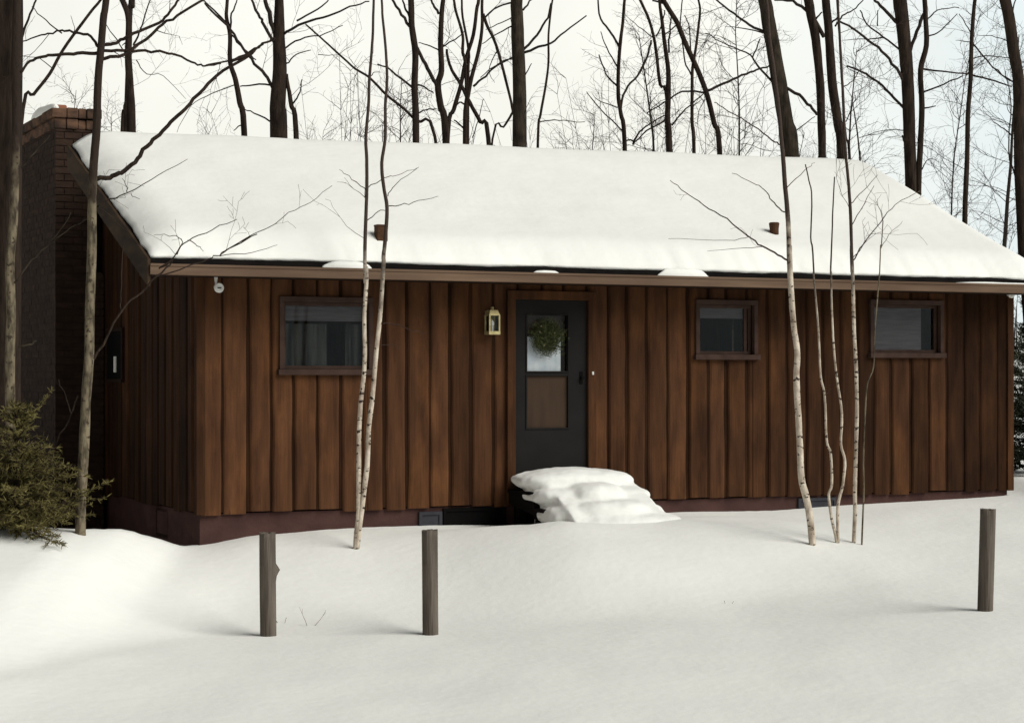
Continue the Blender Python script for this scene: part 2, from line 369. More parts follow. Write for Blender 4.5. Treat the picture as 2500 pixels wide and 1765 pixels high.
# basement openings, and one dark panel put in for shade
def cellar(t0, t1, z0, z1, mname, side=False):
    m = MB(); e = .035
    m.box(t0, t1, 0.0, 0.034, z1-e, z1); m.box(t0, t1, 0.0, 0.034, z0, z0+e); m.box(t0, t0+e, 0.0, 0.034, z0+e, z1-e); m.box(t1-e, t1, 0.0, 0.034, z0+e, z1-e)
    o = m.build('basement_window_or_shade', M[mname], cab)
    q = MB(); q.box(t0+e, t1-e, 0.014, 0.034, z0+e, z1-e); qo = q.build('pane', M['dark' if mname == 'dark' else 'blue_paint'], o)
    if side: o.location = (0.02, 0, 0); o.rotation_euler.z = R(-90)
    return o
cellar(tpx(1950), tpx(2042), SB-.25, SB-.03, 'blue_paint')
cellar(tpx(1024), tpx(1080), SB-.25, SB-.05, 'blue_paint')
cellar(tpx(1083), tpx(1236), SB-.30, SB-.02, 'dark')  # dark panel painted in for the landing's shadow, no real window
cellar(-1.78, -1.28, -0.05, SB-.03, 'dark', True)
# roof: deck with two slopes
def slope_slab(m, t0, t1, hs, zoff0, zoff1, tint=.5):
    n = len(hs); vs = []
    for t in (t0, t1):
        for h in hs: vs.append((t, h, roofz(h)+zoff1))
        for h in hs: vs.append((t, h, roofz(h)+zoff0))
    fs = []
    for i in range(n-1):
        fs += [(i, 2*n+i, 2*n+i+1, i+1), (n+i, n+i+1, 3*n+i+1, 3*n+i), (i, i+1, n+i+1, n+i), (2*n+i, 3*n+i, 3*n+i+1, 2*n+i+1)]
    fs += [(0, n, 3*n, 2*n), (n-1, 3*n-1, 4*n-1, 2*n-1)][:1] + [(n-1, 3*n-1, 4*n-1, 2*n-1)]
    m.add(vs, fs, tint)
m = MB(); slope_slab(m, -OL, LEN+OR, [-OF, 3], -0.075, 0.0); slope_slab(m, -0.02, LEN+OR, [3, DEP+OF], -0.08, 0.0)
roof = m.build('roof', M['shingle'], cab)
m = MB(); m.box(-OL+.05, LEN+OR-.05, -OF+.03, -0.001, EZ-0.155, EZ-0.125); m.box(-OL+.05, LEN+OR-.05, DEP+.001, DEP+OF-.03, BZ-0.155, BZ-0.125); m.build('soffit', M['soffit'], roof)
# gutter board along the front eave, a shallow trough
m = MB(); g0, g1 = EZ-0.165, EZ-0.058
m.box(-OL-.01, LEN+OR+.01, -OF-.075, -OF-.06, g0, g1); m.box(-OL-.01, LEN+OR+.01, -OF-.06, -OF+.028, g0, g0+.015)
m.box(-OL-.01, LEN+OR+.01, -OF+.013, -OF+.028, g0+.015, g1-.002)
m.box(-OL-.01, LEN+OR+.01, -OF-.085, -OF-.076, g1-.022, g1+.003)
m.build('gutter', M['gutter'], roof, bevel=.003)
# rake boards with lookout soffits at the gables
for t0, t1 in ((-OL-.03, -OL-.002), (LEN+OR+.002, LEN+OR+.03)):
    m = MB(); slope_slab(m, t0, t1, [-OF-.05, 3] if t0 < 0 else [-OF-.05, 3, DEP+OF], -0.26, 0.012); m.build('rake_board', M['rake'], roof)
m = MB(); slope_slab(m, -OL, -0.05, [-OF+.04, 3], -0.135, -0.115); m.build('rake_soffit', M['rake'], roof)
# roof pipes poking through the snow
def roof_h(px, py):
    best = None
    for i in range(0, 361):
        h = -OF + i*0.01; t = tpx(px, h); z = zpx(px, py, h); d = abs(z - (roofz(h)+.22))
        if best is None or d < best[0]: best = (d, t, h)
    return best[1], best[2]
t, h = roof_h(930, 572)
m = MB(); z = roofz(h)
m.box(t-.062, t+.062, h-.05, h+.05, z-.05, z+.32); m.box(t-.066, t+.066, h-.055, h+.055, z+.30, z+.322)
tag(m.build('vent_pipe', M['pipe'], roof, bevel=.01), 'square brown vent stack behind the thin twin birch')
t, h = roof_h(1890, 570)
m = MB(); z = roofz(h); m.tube([(t,h,z-.05),(t,h,z+.28),(t,h,z+.34),(t,h,z+.35)], [.055,.055,.064,.05], 14)
tag(m.build('vent_pipe', M['pipe'], roof), 'round brown vent stack')

# windows
def curtain_mesh(t0, t1, y, z0, z1, amp, k, parent, m_, name='curtain'):
    q = MB(); n = 48; vs = []
    for i in range(n+1):
        s = i/n; dy = amp*math.sin(s*k)+amp*.5*math.sin(s*k*2.3+1)
        vs += [(t0+(t1-t0)*s, y+dy, z0), (t0+(t1-t0)*s, y+dy, z1)]
    q.add(vs, [(2*i, 2*i+2, 2*i+3, 2*i+1) for i in range(n)]); return q.build(name, m_, parent, smooth=True)
def lerp(a, b, s): return a+(b-a)*s
def window(o, shade, split=None, curt=None, cover=1.0):
    t0, t1, z0, z1 = o
    m = MB()                                    # outer casing, proud of the boards
    m.box(t0-.05, t1+.05, -.062, -.004, z1-.001, z1+.055); m.box(t0-.07, t1+.07, -.085, -.004, z0-.06, z0+.001)
    m.box(t0-.05, t0+.001, -.058, -.004, z0+.002, z1-.002); m.box(t1-.001, t1+.05, -.058, -.004, z0+.002, z1-.002)
    wi = m.build('window', M['trim'], cab, bevel=.004)
    m = MB(); e = .04                          # sash, recessed
    m.box(t0+.002, t1-.002, .02, .065, z1-e, z1-.002); m.box(t0+.002, t1-.002, .018, .065, z0+.002, z0+e)
    m.box(t0+.002, t0+e, .022, .063, z0+e, z1-e); m.box(t1-e, t1-.002, .022, .063, z0+e, z1-e)
    if split: m.box(split-.02, split+.02, .026, .06, z0+e, z1-e)
    m.build('sash', M['trim'], wi, bevel=.003)
    m = MB(); m.box(t0+e-.005, t1-e+.005, .04, .044, z0+e-.005, z1-e+.005); m.build('pane', M['glass'], wi)
    m = MB(); m.box(t0+.01, lerp(t0, t1, cover)-.01, .066, .078, max(z0+.01, z1-shade), z1-.01); m.build('blind', M['blind'], wi)
    for a, b in curt or ():
        curtain_mesh(t0+(t1-t0)*a, t0+(t1-t0)*b, .11, z0+.02, z0+.68*(z1-z0), .012, 30*(b-a)*(t1-t0)+3, wi, M['curtain'])
    return wi
window(W1, 0.20, None, [(0.02,.55),(.78,1.0)])
window(W2, 0.16, lerp(W2[0], W2[1], .90), None)
window(W3, 0.60, None, None, .80)
# gable window
m = MB(); 
t0, t1, z0, z1 = GOP[0]
m.box(t0-.04, t1+.04, -.06, -.034, z1, z1+.04); m.box(t0-.04, t1+.04, -.07, -.034, z0-.04, z0); m.box(t0-.04, t0, -.06, -.034, z0, z1); m.box(t1, t1+.04, -.06, -.034, z0, z1)
gw = m.build('window', M['soffit'], cab); gw.location = (0, DEP-.02, 0); gw.rotation_euler.z = R(-90)
m = MB(); m.box(t0, t1, -.045, -.037, z0, z1); m.build('pane', M['dark'], gw)
m = MB(); m.box(t0+.36, t0+.46, -.06, -.046, z0+.08, z0+.27); m.build('white_strip', M['white'], gw, bevel=.004)  # plain white strip over the pane

# door
t0, t1, z0, z1 = DR
m = MB(); m.box(t0-.10, t0+.001, -.07, .0, SB-.005, z1+.001); m.box(t1-.001, t1+.10, -.07, .0, SB-.005, z1+.001); m.box(t0-.10, t1+.10, -.074, .0, z1+.001, z1+.10)
m.build('door_frame', M['siding'], cab, bevel=.004)
da, db = tpx(1284), tpx(1383); zt = zpx(1335, 770); zm = zpx(1335, 906); zl = zpx(1335, 918); zb = zpx(1335, 1044)
m = MB()
for a, b, q0, q1 in cut(z0, z1-.002, t0+.004, t1-.004, [(da, db, zm, zt), (da, db, zb, zl)]): m.box(a, b, -.03, .03, q0, q1)
door = m.build('door', M['door'], cab)
m = MB()
for q0, q1 in ((zm, zt), (zb, zl)):
    e = .018
    m.box(da-e, da, -.04, -.03, q0-e, q1+e); m.box(db, db+e, -.04, -.03, q0-e, q1+e); m.box(da, db, -.04, -.03, q1, q1+e); m.box(da, db, -.04, -.03, q0-e, q0)
m.build('molding', M['door'], door, bevel=.003)
m = MB(); m.box(da, db, .0, .004, zm, zt); m.build('pane', M['glass'], door)
m = MB(); m.box(da+.001, db-.001, -.012, .02, zb+.001, zl-.001); m.build('lower_panel', M['panel'], door)
curtain_mesh(da+.005, lerp(da,db,.86), .010, zm-.01, lerp(zm,zt,.62), .003, 17, door, M['cloth'])
m = MB(); m.box(da-.02, db+.02, .08, .10, zm-.02, zt+.02); m.build('inner_panel', M['panel'], door)
hx = t1-.075; m = MB(); m.tube([(hx,-.03,zl-.02),(hx,-.075,zl-.02),(hx,-.08,zl-.02)], [.018,.016,.02], 10); m.box(hx-.02, hx+.02, -.036, -.03, zl-.09, zl+.05); m.build('handle', M['dark'], door)
m = MB(); bt = tpx(1440); bz = zpx(1440, 911); m.box(bt-.011, bt+.011, -.082, -.07, bz-.018, bz+.018); m.tube([(bt,-.082,bz),(bt,-.088,bz)], [.007,.006], 10); m.build('doorbell', M['white'], cab)
# lantern beside the door
lt = tpx(1200, -.1); lz0 = zpx(1200, 817, -.1); lz1 = zpx(1200, 752, -.1); a = .068
lan = MB(); lan.box(lt-.05, lt+.05, -.05, -.034, lz0+.05, lz1-.03); lan.tube([(lt,-.05,lz0+.16),(lt,-.10,lz0+.16)], [.012,.012], 8)
lan = lan.build('wall_lantern', M['brass'], cab)
tag(lan, 'brass box lantern with glass sides')
m = MB(); yy = -.12
for sxx in (-1, 1):
    for syy in (-1, 1): m.box(lt+sxx*a*.86-.008, lt+sxx*a*.86+.008, yy+syy*a*.86-.008, yy+syy*a*.86+.008, lz0+.036, lz1-.085)
m.box(lt-a, lt+a, yy-a, yy+a, lz0, lz0+.036)
zc = lz1-.085; tp = .045
m.add([(lt-a,yy-a,zc),(lt+a,yy-a,zc),(lt+a,yy+a,zc),(lt-a,yy+a,zc),(lt-tp,yy-tp,zc+.06),(lt+tp,yy-tp,zc+.06),(lt+tp,yy+tp,zc+.06),(lt-tp,yy+tp,zc+.06)],
      [(0,3,2,1),(4,5,6,7),(0,1,5,4),(1,2,6,5),(2,3,7,6),(3,0,4,7)])
m.tube([(lt,yy,zc+.06),(lt,yy,zc+.075),(lt,yy,zc+.09),(lt,yy,zc+.10)], [.02,.012,.02,.006], 10)
m.build('lantern_cage', M['brass'], lan)
m = MB()
m.box(lt-a*.8, lt+a*.8, yy-a*.8, yy-a*.78, lz0+.037, zc-.001); m.box(lt-a*.8, lt+a*.8, yy+a*.78, yy+a*.8, lz0+.037, zc-.001)
m.box(lt-a*.8, lt-a*.78, yy-a*.77, yy+a*.77, lz0+.037, zc-.001); m.box(lt+a*.78, lt+a*.8, yy-a*.77, yy+a*.77, lz0+.037, zc-.001); m.build('lantern_glass', M['glass'], lan)
m = MB(); m.tube([(lt,yy,lz0+.036),(lt,yy,lz0+.09)], [.014,.014], 8); m.tube([(lt,yy,lz0+.09),(lt,yy,lz0+.11),(lt,yy,lz0+.14),(lt,yy,lz0+.16)], [.012,.022,.02,.004], 10); m.build('bulb', M['bulb'], lan)
# round flood lights under the eave
for px, py, hh in ((534, 703, -.30), (2468, 718, -.05)):
    t = tpx(px, hh); z = zpx(px, py, hh); m = MB()
    m.tube([(t,hh+.10,z+.02),(t,hh+.06,z+.01),(t,hh,z),(t,hh-.02,z-.002),(t,hh-.024,z-.002)], [.02,.035,.05,.05,.035], 16)
    fl = m.build('flood_light', M['white'], cab, smooth=False)
    m = MB(); m.tube([(t,hh+.09,z+.02),(t,hh+.10,z+.06),(t,hh+.10,EZ-.156)], [.012,.012,.02], 8); m.build('bracket', M['white'], fl)
    m = MB(); m.tube([(t-.02,hh-.0245,z),(t+.02,hh-.0245,z)], [.006,.006], 6); m.build('lens_bar', M['dark'], fl)
# chimney on the gable
m = MB()
def brick_block(m, x0, x1, y0, y1, z0, z1, rng):
    ch = .085; z = z0; k = 0
    m.box(x0+.003, x1-.012, y0+.008, y1+.006, z0, z1, .0)
    while z < z1 - .02:
        zt_ = min(z+ch-.012, z1); off = .11*(k % 2)
        for (L0, L1, fixed, ax) in ((x0, x1, y0, 'x'), (y0, y1, x0, 'y')):
            s = L0 - off
            while s < L1:
                p, q = max(s, L0), min(s+.208, L1)
                if q - p > .03:
                    d = rng.uniform(0, .004); tn = rng.random()
                    if ax == 'x': m.box(p, q, fixed-d, fixed+.03, z, zt_, tn)
                    else: m.box(fixed-d, fixed+.03, p, q, z, zt_, tn)
                s += .22
        z += ch; k += 1
CX, CH0, CH1 = -.63, 4.0, 6.15
brick_block(m, CX, -0.045, CH0, CH1, -0.5, 3.0, rnd)
brick_block(m, CX, -0.13, CH0, CH1, 3.0, 2.98+1.75, rnd)
chim = m.build('chimney', M['brick'], cab)
m = MB(); zc0, zc1 = 2.98+1.75, 3.24+1.75
for i in range(2):
    zz0 = lerp(zc0, zc1, i/2); zz1 = lerp(zc0, zc1, (i+1)/2) - .006; ov = .02 + .035*i
    xs = [CX-ov, -.50, -.36, -.26, -.13+ov]
    for k in range(4):
        j = rnd.uniform(-.012, .012)
        m.box(xs[k], xs[k+1]-.004, CH0-ov+j, CH1+ov-j, zz0, zz1 + rnd.uniform(-.012,.004), rnd.random())
m.build('chimney_cap', M['stone'], chim, bevel=.012)
m = MB()
m.box(-.50, -.22, 4.9, 5.5, zc1, zc1+.09); m.box(-.47, -.28, 4.95, 5.25, zc1+.09, zc1+.16)
m.build('flue', M['clay'], chim, bevel=.02)

# ------------------------------------------------------------------ snow lying on the roof
def snow_roof():
    m = MB(); T = []; t = -OL+.015
    nt_ = 220; nh = 120
    ts = [-OL + .0 + (LEN+OR+OL) * i/nt_ for i in range(nt_+1)]; h0, h1 = -OF-.01, DEP+OF+.01
    hs = []
    for i in range(nh+1):
        s = i/nh; hs.append(h0 + (h1-h0)*(s))
    top = []
    for h in hs:
        for t in ts:
            ridge = -0.012*math.exp(-((h-3)/.12)**2)
            th = 0.215 + 0.15 * max(0, t/LEN) * sstep(0, 3, h)
            d = min(h - h0, h1 - h); e = min(1, max(0, d/.42)); ef = .045 + (th-.045)*(1-(1-e)**2.2)
            dl = min(t - ts[0], ts[-1] - t); e2 = min(1, max(0, dl/.50)); ef = .035 + (ef-.035)*(1-(1-e2)**2.2)
            z = roofz(h) + ef + ridge*min(1, e2) + .020*noise.noise((t*.8, h*.9, 2)) * e + .007*noise.noise((t*3, h*3, 5))*e + .012*noise.noise((t*5, 2, h*2))*(1-e)
            # ragged lower lip
            hh = h
            if h < 0: hh = h + (.035*noise.noise((t*1.5, 9.1, 0)) + .018*noise.noise((t*7, 3.3, 0)) + .025) * (1-sstep(h0, h0+.5, h))
            if dl < .05: pass
            if h > 3.02: t = max(t, -.03 + .0005*(t+OL))
            top.append((t + (.03*noise.noise((h*1.6, 5, 0))+.02*noise.noise((h*6, 5, 2))+.02) * (1-sstep(0,.3,t-ts[0])), hh, z))
    n = len(ts); N = len(top)
    bot = [(x, y, roofz(min(max(y,h0),h1))+.003) for x, y, z in top]
    fs = []
    for j in range(nh):
        for i in range(nt_): fs.append((j*n+i, j*n+i+1, (j+1)*n+i+1, (j+1)*n+i)); fs.append((N+j*n+i, N+(j+1)*n+i, N+(j+1)*n+i+1, N+j*n+i+1))
    for i in range(nt_):
        fs.append((i, N+i, N+i+1, i+1)); q = nh*n; fs.append((q+i, q+i+1, N+q+i+1, N+q+i))
    for j in range(nh):
        fs.append((j*n, (j+1)*n, N+(j+1)*n, N+j*n)); fs.append((j*n+nt_, N+j*n+nt_, N+(j+1)*n+nt_, (j+1)*n+nt_))
    m.add(top+bot, fs)
    o = m.build('roof_snow', M['snow'], smooth=True)
    o.location = hw(0,0,0); o.rotation_euler.z = ANG
    return tag(o, 'thick smooth blanket of snow covering the whole cabin roof', 'snow')
snow_roof()
def blob(name, loc, rx, ry, rz_, label, seed, rot=ANG, flat=0.15, amp=.12, seg=28, m_='snow', power=2.0):
    """rounded snow pillow: flattened superellipsoid sitting on its base"""
    m = MB(); vs = []; fs = []; nr = 12
    for j in range(nr+1):
        ph = -math.pi/2*flat + (math.pi/2 + math.pi/2*flat) * j/nr
        for i in range(seg):
            th = 2*math.pi*i/seg
            c = max(0.0001, math.cos(ph)); cx, cy = math.cos(th), math.sin(th)
            ex = 2/power
            X = math.copysign(abs(cx)**ex, cx) * c**.6; Y = math.copysign(abs(cy)**ex, cy) * c**.6; Z = math.sin(ph)
            k = 1 + amp*noise.noise((X*2+seed, Y*2, Z*2)) + amp*.5*noise.noise((X*5+seed, Y*5, Z*3))
            vs.append((X*rx*k, Y*ry*k, Z*rz_*k))
    for j in range(nr):
        for i in range(seg): i2 = (i+1) % seg; fs.append((j*seg+i, j*seg+i2, (j+1)*seg+i2, (j+1)*seg+i))
    fs.append(tuple(reversed(range(seg)))); fs.append(tuple(nr*seg+i for i in range(seg)))
    m.add(vs, fs); o = m.build(name, M[m_], smooth=True); o.location = loc; o.rotation_euler.z = rot
    return tag(o, label, 'snow') if label else o
gz = EZ - .14
for px0, px1, hgt, lab in ((785, 915, .16, 'lumpy snow clump with dark gaps at the eave by the twin birch'),
                           (1298, 1375, .115, 'thin sliver of snow in the gutter above the cabin door'),
                           (1606, 1735, .175, 'pointed heap of snow spilling over the gutter left of the small window'),
                           (2310, 2560, .105, 'long thin strip of snow in the gutter at the right roof end')):
    ta, tb = tpx(px0, -OF-.04), tpx(px1, -OF-.04)
    blob('gutter_snow', hw((ta+tb)/2, -OF-.012, gz+.03), (tb-ta)/2, .052, hgt-.03, lab, px0, amp=.08, seg=44, flat=.02)
# snow on the chimney cap
blob('chimney_snow', hw(CX+.03, 4.75, zc1-.01), .09, .70, .10, 'small ridge of snow on top of the chimney cap', 5)

# ------------------------------------------------------------------ porch steps and their snow
st = empty('porch_steps', hw(4.1, -.8, 0.0), 'dark wooden porch landing and steps buried in snow before the door', 'steps', rz=ANG)
S0, S1 = 3.50, 4.80; LZ = 1.75-1.27
def sbox(name, *a):
    m = MB(); x0,x1,y0,y1,z0,z1 = a; m.box(x0-4.1, x1-4.1, y0+.8, y1+.8, z0, z1); return m.build(name, M['deck'], st, bevel=.006)
sbox('landing', S0, S1, -.74, -.09, LZ-.04, LZ)
for k in range(1, 3): sbox('tread', S0, S1, -.74-.25*k, -.74-.25*(k-1)-.005, LZ-.04-.17*k, LZ-.17*k)
for xx in (S0+.02, S1-.07):
    m = MB()
    pr = [(-.09, LZ-.041), (-.74, LZ-.041), (-.74, LZ-.212), (-.99, LZ-.212), (-.99, LZ-.382), (-1.23, LZ-.382), (-1.23, LZ-.46), (-1.0, LZ-.46), (-.70, LZ-.25), (-.09, LZ-.16)]
    n = len(pr); m.add([(xx-4.1, y+.8, z) for y, z in pr] + [(xx+.05-4.1, y+.8, z) for y, z in pr],
                       [(0,1,2,8,9),(n+9,n+8,n+2,n+1,n),(2,3,7,8),(n+8,n+7,n+3,n+2),(3,4,5,6,7),(n+7,n+6,n+5,n+4,n+3)] + [(i, n+i, n+(i+1)%n, (i+1)%n) for i in range(n)])
    m.build('stringer', M['deck'], st)
for xx in (S0+.09, S1-.19):
    for yy in (-.2, -.70): sbox('leg', xx, xx+.09, yy, yy+.09, -.4, LZ-.041)
sbox('riser', S0+.08, S1-.08, -.10, -.085, -.3, LZ-.045)
def step_snow():
    """overlapping snow pillows, one per level, fused into one lumpy mass; lips show at the sides"""
    m = MB(); rg_ = random.Random(8)
    def pill(x0, x1, q0, q1, z0, z1, pw=3.0, pz=2.6):
        cx, cy, cz = (x0+x1)/2, -(q0+q1)/2, (z0+z1)/2; n, k = 40, 20; vs = []; sd = rg_.random()*50
        for j in range(k+1):
            ph = -math.pi/2 + math.pi*j/k; cp = max(1e-4, math.cos(ph)); sp_ = math.sin(ph)
            for i in range(n):
                th = 2*math.pi*i/n; c, s_ = math.cos(th), math.sin(th); f = lambda v, e: math.copysign(abs(v)**e, v)
                X = f(c, 2/pw)*cp**(2/pz); Y = f(s_, 2/pw)*cp**(2/pz); Z = f(sp_, 2/pz)
                g_ = 1 + .05*noise.noise((X*2.3+sd, Y*2.3, Z*1.5)) + .03*noise.noise((X*6+sd, Y*6, Z*4))
                vs.append((cx + X*(x1-x0)/2*g_ - 4.1, cy + Y*(q1-q0)/2*g_ + .8, cz + Z*(z1-z0)/2*g_ - LZ))
        m.add(vs, [(j*n+i, j*n+(i+1)%n, (j+1)*n+(i+1)%n, (j+1)*n+i) for j in range(k) for i in range(n)] + [tuple(reversed(range(n))), tuple(k*n+i for i in range(n))])
    pill(S0-.06, S1+.03, .05, .84, LZ-.005, LZ+.225, 3.4)
    pill(S0+.12, S1-.25, .10, .80, LZ+.05, LZ+.245, 2.6)
    pill(S0-.02, S1+.09, .25, 1.09, LZ-.165, LZ+.065, 3.2)
    pill(S0+.0, S1+.13, .55, 1.40, LZ-.42, LZ-.085, 3.0)
    pill(S0+.10, S1+.24, .70, 1.66, LZ-.60, LZ-.19, 2.6)
    pill(S0+.30, S1-.30, .55, 1.22, LZ-.22, LZ+.10, 2.4)
    pill(S0+.22, S1-.12, .80, 1.50, LZ-.40, LZ-.06, 2.4)
    x0, x1 = S0+.13-4.1, S1-.05-4.1                       # drifted fill that levels the front between the lips
    pr = [(.50, LZ+.10), (.80, LZ+.075), (1.06, LZ-.03), (1.34, LZ-.17), (1.62, LZ-.36), (1.62, LZ-.6), (.50, LZ-.6)]
    n = len(pr); m.add([(x0, -q+.8, z-LZ) for q, z in pr] + [(x1, -q+.8, z-LZ) for q, z in pr], [tuple(range(n)), tuple(reversed(range(n, 2*n)))] + [(i, n+i, n+(i+1)%n, (i+1)%n) for i in range(n)])
    o = m.build('step_snow', M['snow'], smooth=True); o.location = hw(4.1, -.8, LZ); o.rotation_euler.z = ANG
    rm = o.modifiers.new('fuse', 'REMESH'); rm.mode = 'VOXEL'; rm.voxel_size = .02; rm.use_smooth_shade = True
    sm = o.modifiers.new('soften', 'SMOOTH'); sm.factor = .5; sm.iterations = 12
    tx = bpy.data.textures.new('snow_lumps', 'CLOUDS'); tx.noise_scale = .22; tx.noise_depth = 2
    dp = o.modifiers.new('lumps', 'DISPLACE'); dp.texture = tx; dp.strength = .03; dp.mid_level = .5; dp.texture_coords = 'LOCAL'
    return tag(o, 'plump layered pile of snow heaped on the porch landing and steps', 'snow')
step_snow()

# ------------------------------------------------------------------ wreath on the door
wc = hw(tpx(1335, -.06), -.055, zpx(1337, 823)); wr = empty('wreath', wc, 'round green evergreen wreath hung on the door window', 'wreath', rz=ANG)
m = MB(); rg = random.Random(11)
for i in range(4200):
    th = rg.uniform(0, 2*math.pi); rr = .120 + rg.gauss(0, .045); dy = -abs(rg.gauss(0, .03))
    p = Vector((math.cos(th)*rr, dy, math.sin(th)*rr)); tang = Vector((-math.sin(th), 0, math.cos(th)))
    d = (tang*rg.uniform(.3, 1) + Vector((rg.gauss(0,.6), rg.gauss(-.3,.4), rg.gauss(0,.6)))).normalized() * rg.uniform(.025, .055)
    s = d.cross(Vector((rg.gauss(0,1), rg.gauss(0,1), rg.gauss(0,1)))).normalized()*.0035
    m.add([p-s, p+s, p+d], [(0,1,2)], rg.random())
m.build('greenery', M['wreath'], wr)
for i in range(6):
    m = MB(); th = rg.uniform(0, 6.28); rr = .11+rg.gauss(0,.03); p = Vector((math.cos(th)*rr, -.06, math.sin(th)*rr)); m.tube([p+Vector((0,.012,0)), p, p+Vector((0,-.014,0))], [.004,.010,.003], 6)
    m.build('pine_cone', M['cone'], wr)

# ------------------------------------------------------------------ fence posts
def post(px, py0, py1, wpx, lean, label, seed, knot=None):
    Y = 17.7; b = P(px, py1, Y); top = P(px+lean, py0, Y); g = ground(b.x, b.y); hgt = top.z - b.z
    r = wpx/2/F*Y; n = 20; rg = random.Random(seed); vs = []; m = MB(); nr = 22
    rim = [rg.uniform(-.012, .010) for _ in range(n)]
    for j in range(nr+1):
        s = j/nr; z = -.3 + (hgt+.3)*s; c = (top-b)*s
        for k in range(n):
            th = 2*math.pi*k/n; q = Vector((math.cos(th), math.sin(th)))
            rr = r*(1 + .05*noise.noise((q.x*2+seed, q.y*2, z*1.2)) + .025*noise.noise((q.x*7+seed, q.y*7, z*.6)))
            if knot: rr += knot[2]*r*math.exp(-((s-knot[0])/.03)**2) * max(0, q.dot(Vector((math.cos(knot[1]), math.sin(knot[1])))))**3
            vs.append((b.x + (top.x-b.x)*(z/hgt) + q.x*rr, b.y + q.y*rr, b.z + z + (rim[k] if j == nr else 0)))
    cc = len(vs); vs.append((top.x, top.y, top.z+.004)); fs = []
    for j in range(nr):
        for k in range(n): k2 = (k+1) % n; fs.append((j*n+k, j*n+k2, (j+1)*n+k2, (j+1)*n+k))
    for k in range(n): fs.append((nr*n+k, nr*n+(k+1)%n, cc))
    m.add(vs, fs); o = m.build('fence_post', M['post'], off=(b.x, b.y, b.z), smooth=False)
    for p_ in o.data.polygons: p_.use_smooth = len(p_.vertices) == 4
    return tag(o, label, 'post', 'weathered posts standing in the snow')
post(655, 1300, 1549, 40, -2, 'leftmost weathered post in the snow, with a knot bulging on its right side', 1, (.72, 0, .55))
post(1051, 1294, 1545, 39, -2, 'smooth weathered post in the snow between the twin birch and the porch steps', 2)
post(2405, 1243, 1493, 38, 7, 'weathered post leaning slightly right, alone at the right of the snow field', 3)

# ------------------------------------------------------------------ trees
SC = {1: (0, 0, 2.315), 2: (500, 0, 2.315), 3: (1000, 0, 2.315), 4: (1450, 0, 2.315), 5: (1875, 0, 2.315),
      6: (0, 600, 2.026), 7: (450, 600, 2.026), 8: (1500, 600, 2.026), 9: (1950, 600, 2.026)}
def px_(k, x, y): a, b, s = SC[k]; return (a + x/s, b + y/s)
def path(spec):
    """'k: x,y x,y ... | k: x,y' crop readings -> photograph pixels"""
    pts = []
    for part in spec.split('|'):
        k, body = part.split(':')
        for q in body.split():
            x, y = q.split(','); pts.append(px_(int(k), float(x), float(y)))
    return pts
def wob(pts, amp, rg, sub=3):
    """resample with a smooth spline and small natural wobble"""
    out = []
    n = len(pts)
    for i in range(n-1):
        p0, p1, p2, p3 = pts[max(i-1,0)], pts[i], pts[i+1], pts[min(i+2,n-1)]
        for j in range(sub):
            s = j/sub
            q = 0.5*((2*p1) + (p2-p0)*s + (2*p0-5*p1+4*p2-p3)*s*s + (3*p1-p0-3*p2+p3)*s**3)
            if j or i: q = q + Vector((rg.gauss(0,amp), rg.gauss(0,amp), rg.gauss(0,amp)))
            out.append(q)
    out.append(pts[-1]); return out
def twig(m, p, d, L, r, rg, lvl, droop=0.0):
    n = max(3, int(L/.16)+2); n = min(n, 8); pts = [p]; d = d.normalized()
    for i in range(n):
        d = (d + Vector((rg.gauss(0,.16), rg.gauss(0,.16), rg.gauss(.02-droop,.14)))).normalized(); pts.append(pts[-1] + d*(L/n))
    m.tube(pts, [max(.0016, r*(1-.75*i/n)) for i in range(n+1)], 4 if r > .006 else 3, cap=False)
    if lvl > 0:
        for i in range(1, n+1):
            if rg.random() < .72:
                s = Vector((rg.gauss(0,1), rg.gauss(0,.8), rg.gauss(0,1))); s = (s - d*s.dot(d)).normalized()
                twig(m, pts[i], d*.75 + s*.75, L*rg.uniform(.28,.55), r*.6, rg, lvl-1, droop)
def limb_pts(spec, Y, rg, ky, wpx0, wpx1, start=None):
    pp = path(spec) if isinstance(spec, str) else spec; pts = []; acc = 0
    for i, (x, y) in enumerate(pp):
        if i: acc += math.hypot(x-pp[i-1][0], y-pp[i-1][1]) / F * Y
        pts.append(P(x, y, Y + ky*acc))
    n = len(pts)-1; rad = [(wpx0 + (wpx1-wpx0)*i/n)/2/F*Y for i in range(n+1)]
    return pts, rad
def resample_r(rad, sub):
    out = []
    for i in range(len(rad)-1):
        for j in range(sub): out.append(rad[i]+(rad[i+1]-rad[i])*j/sub)
    return out + [rad[-1]]

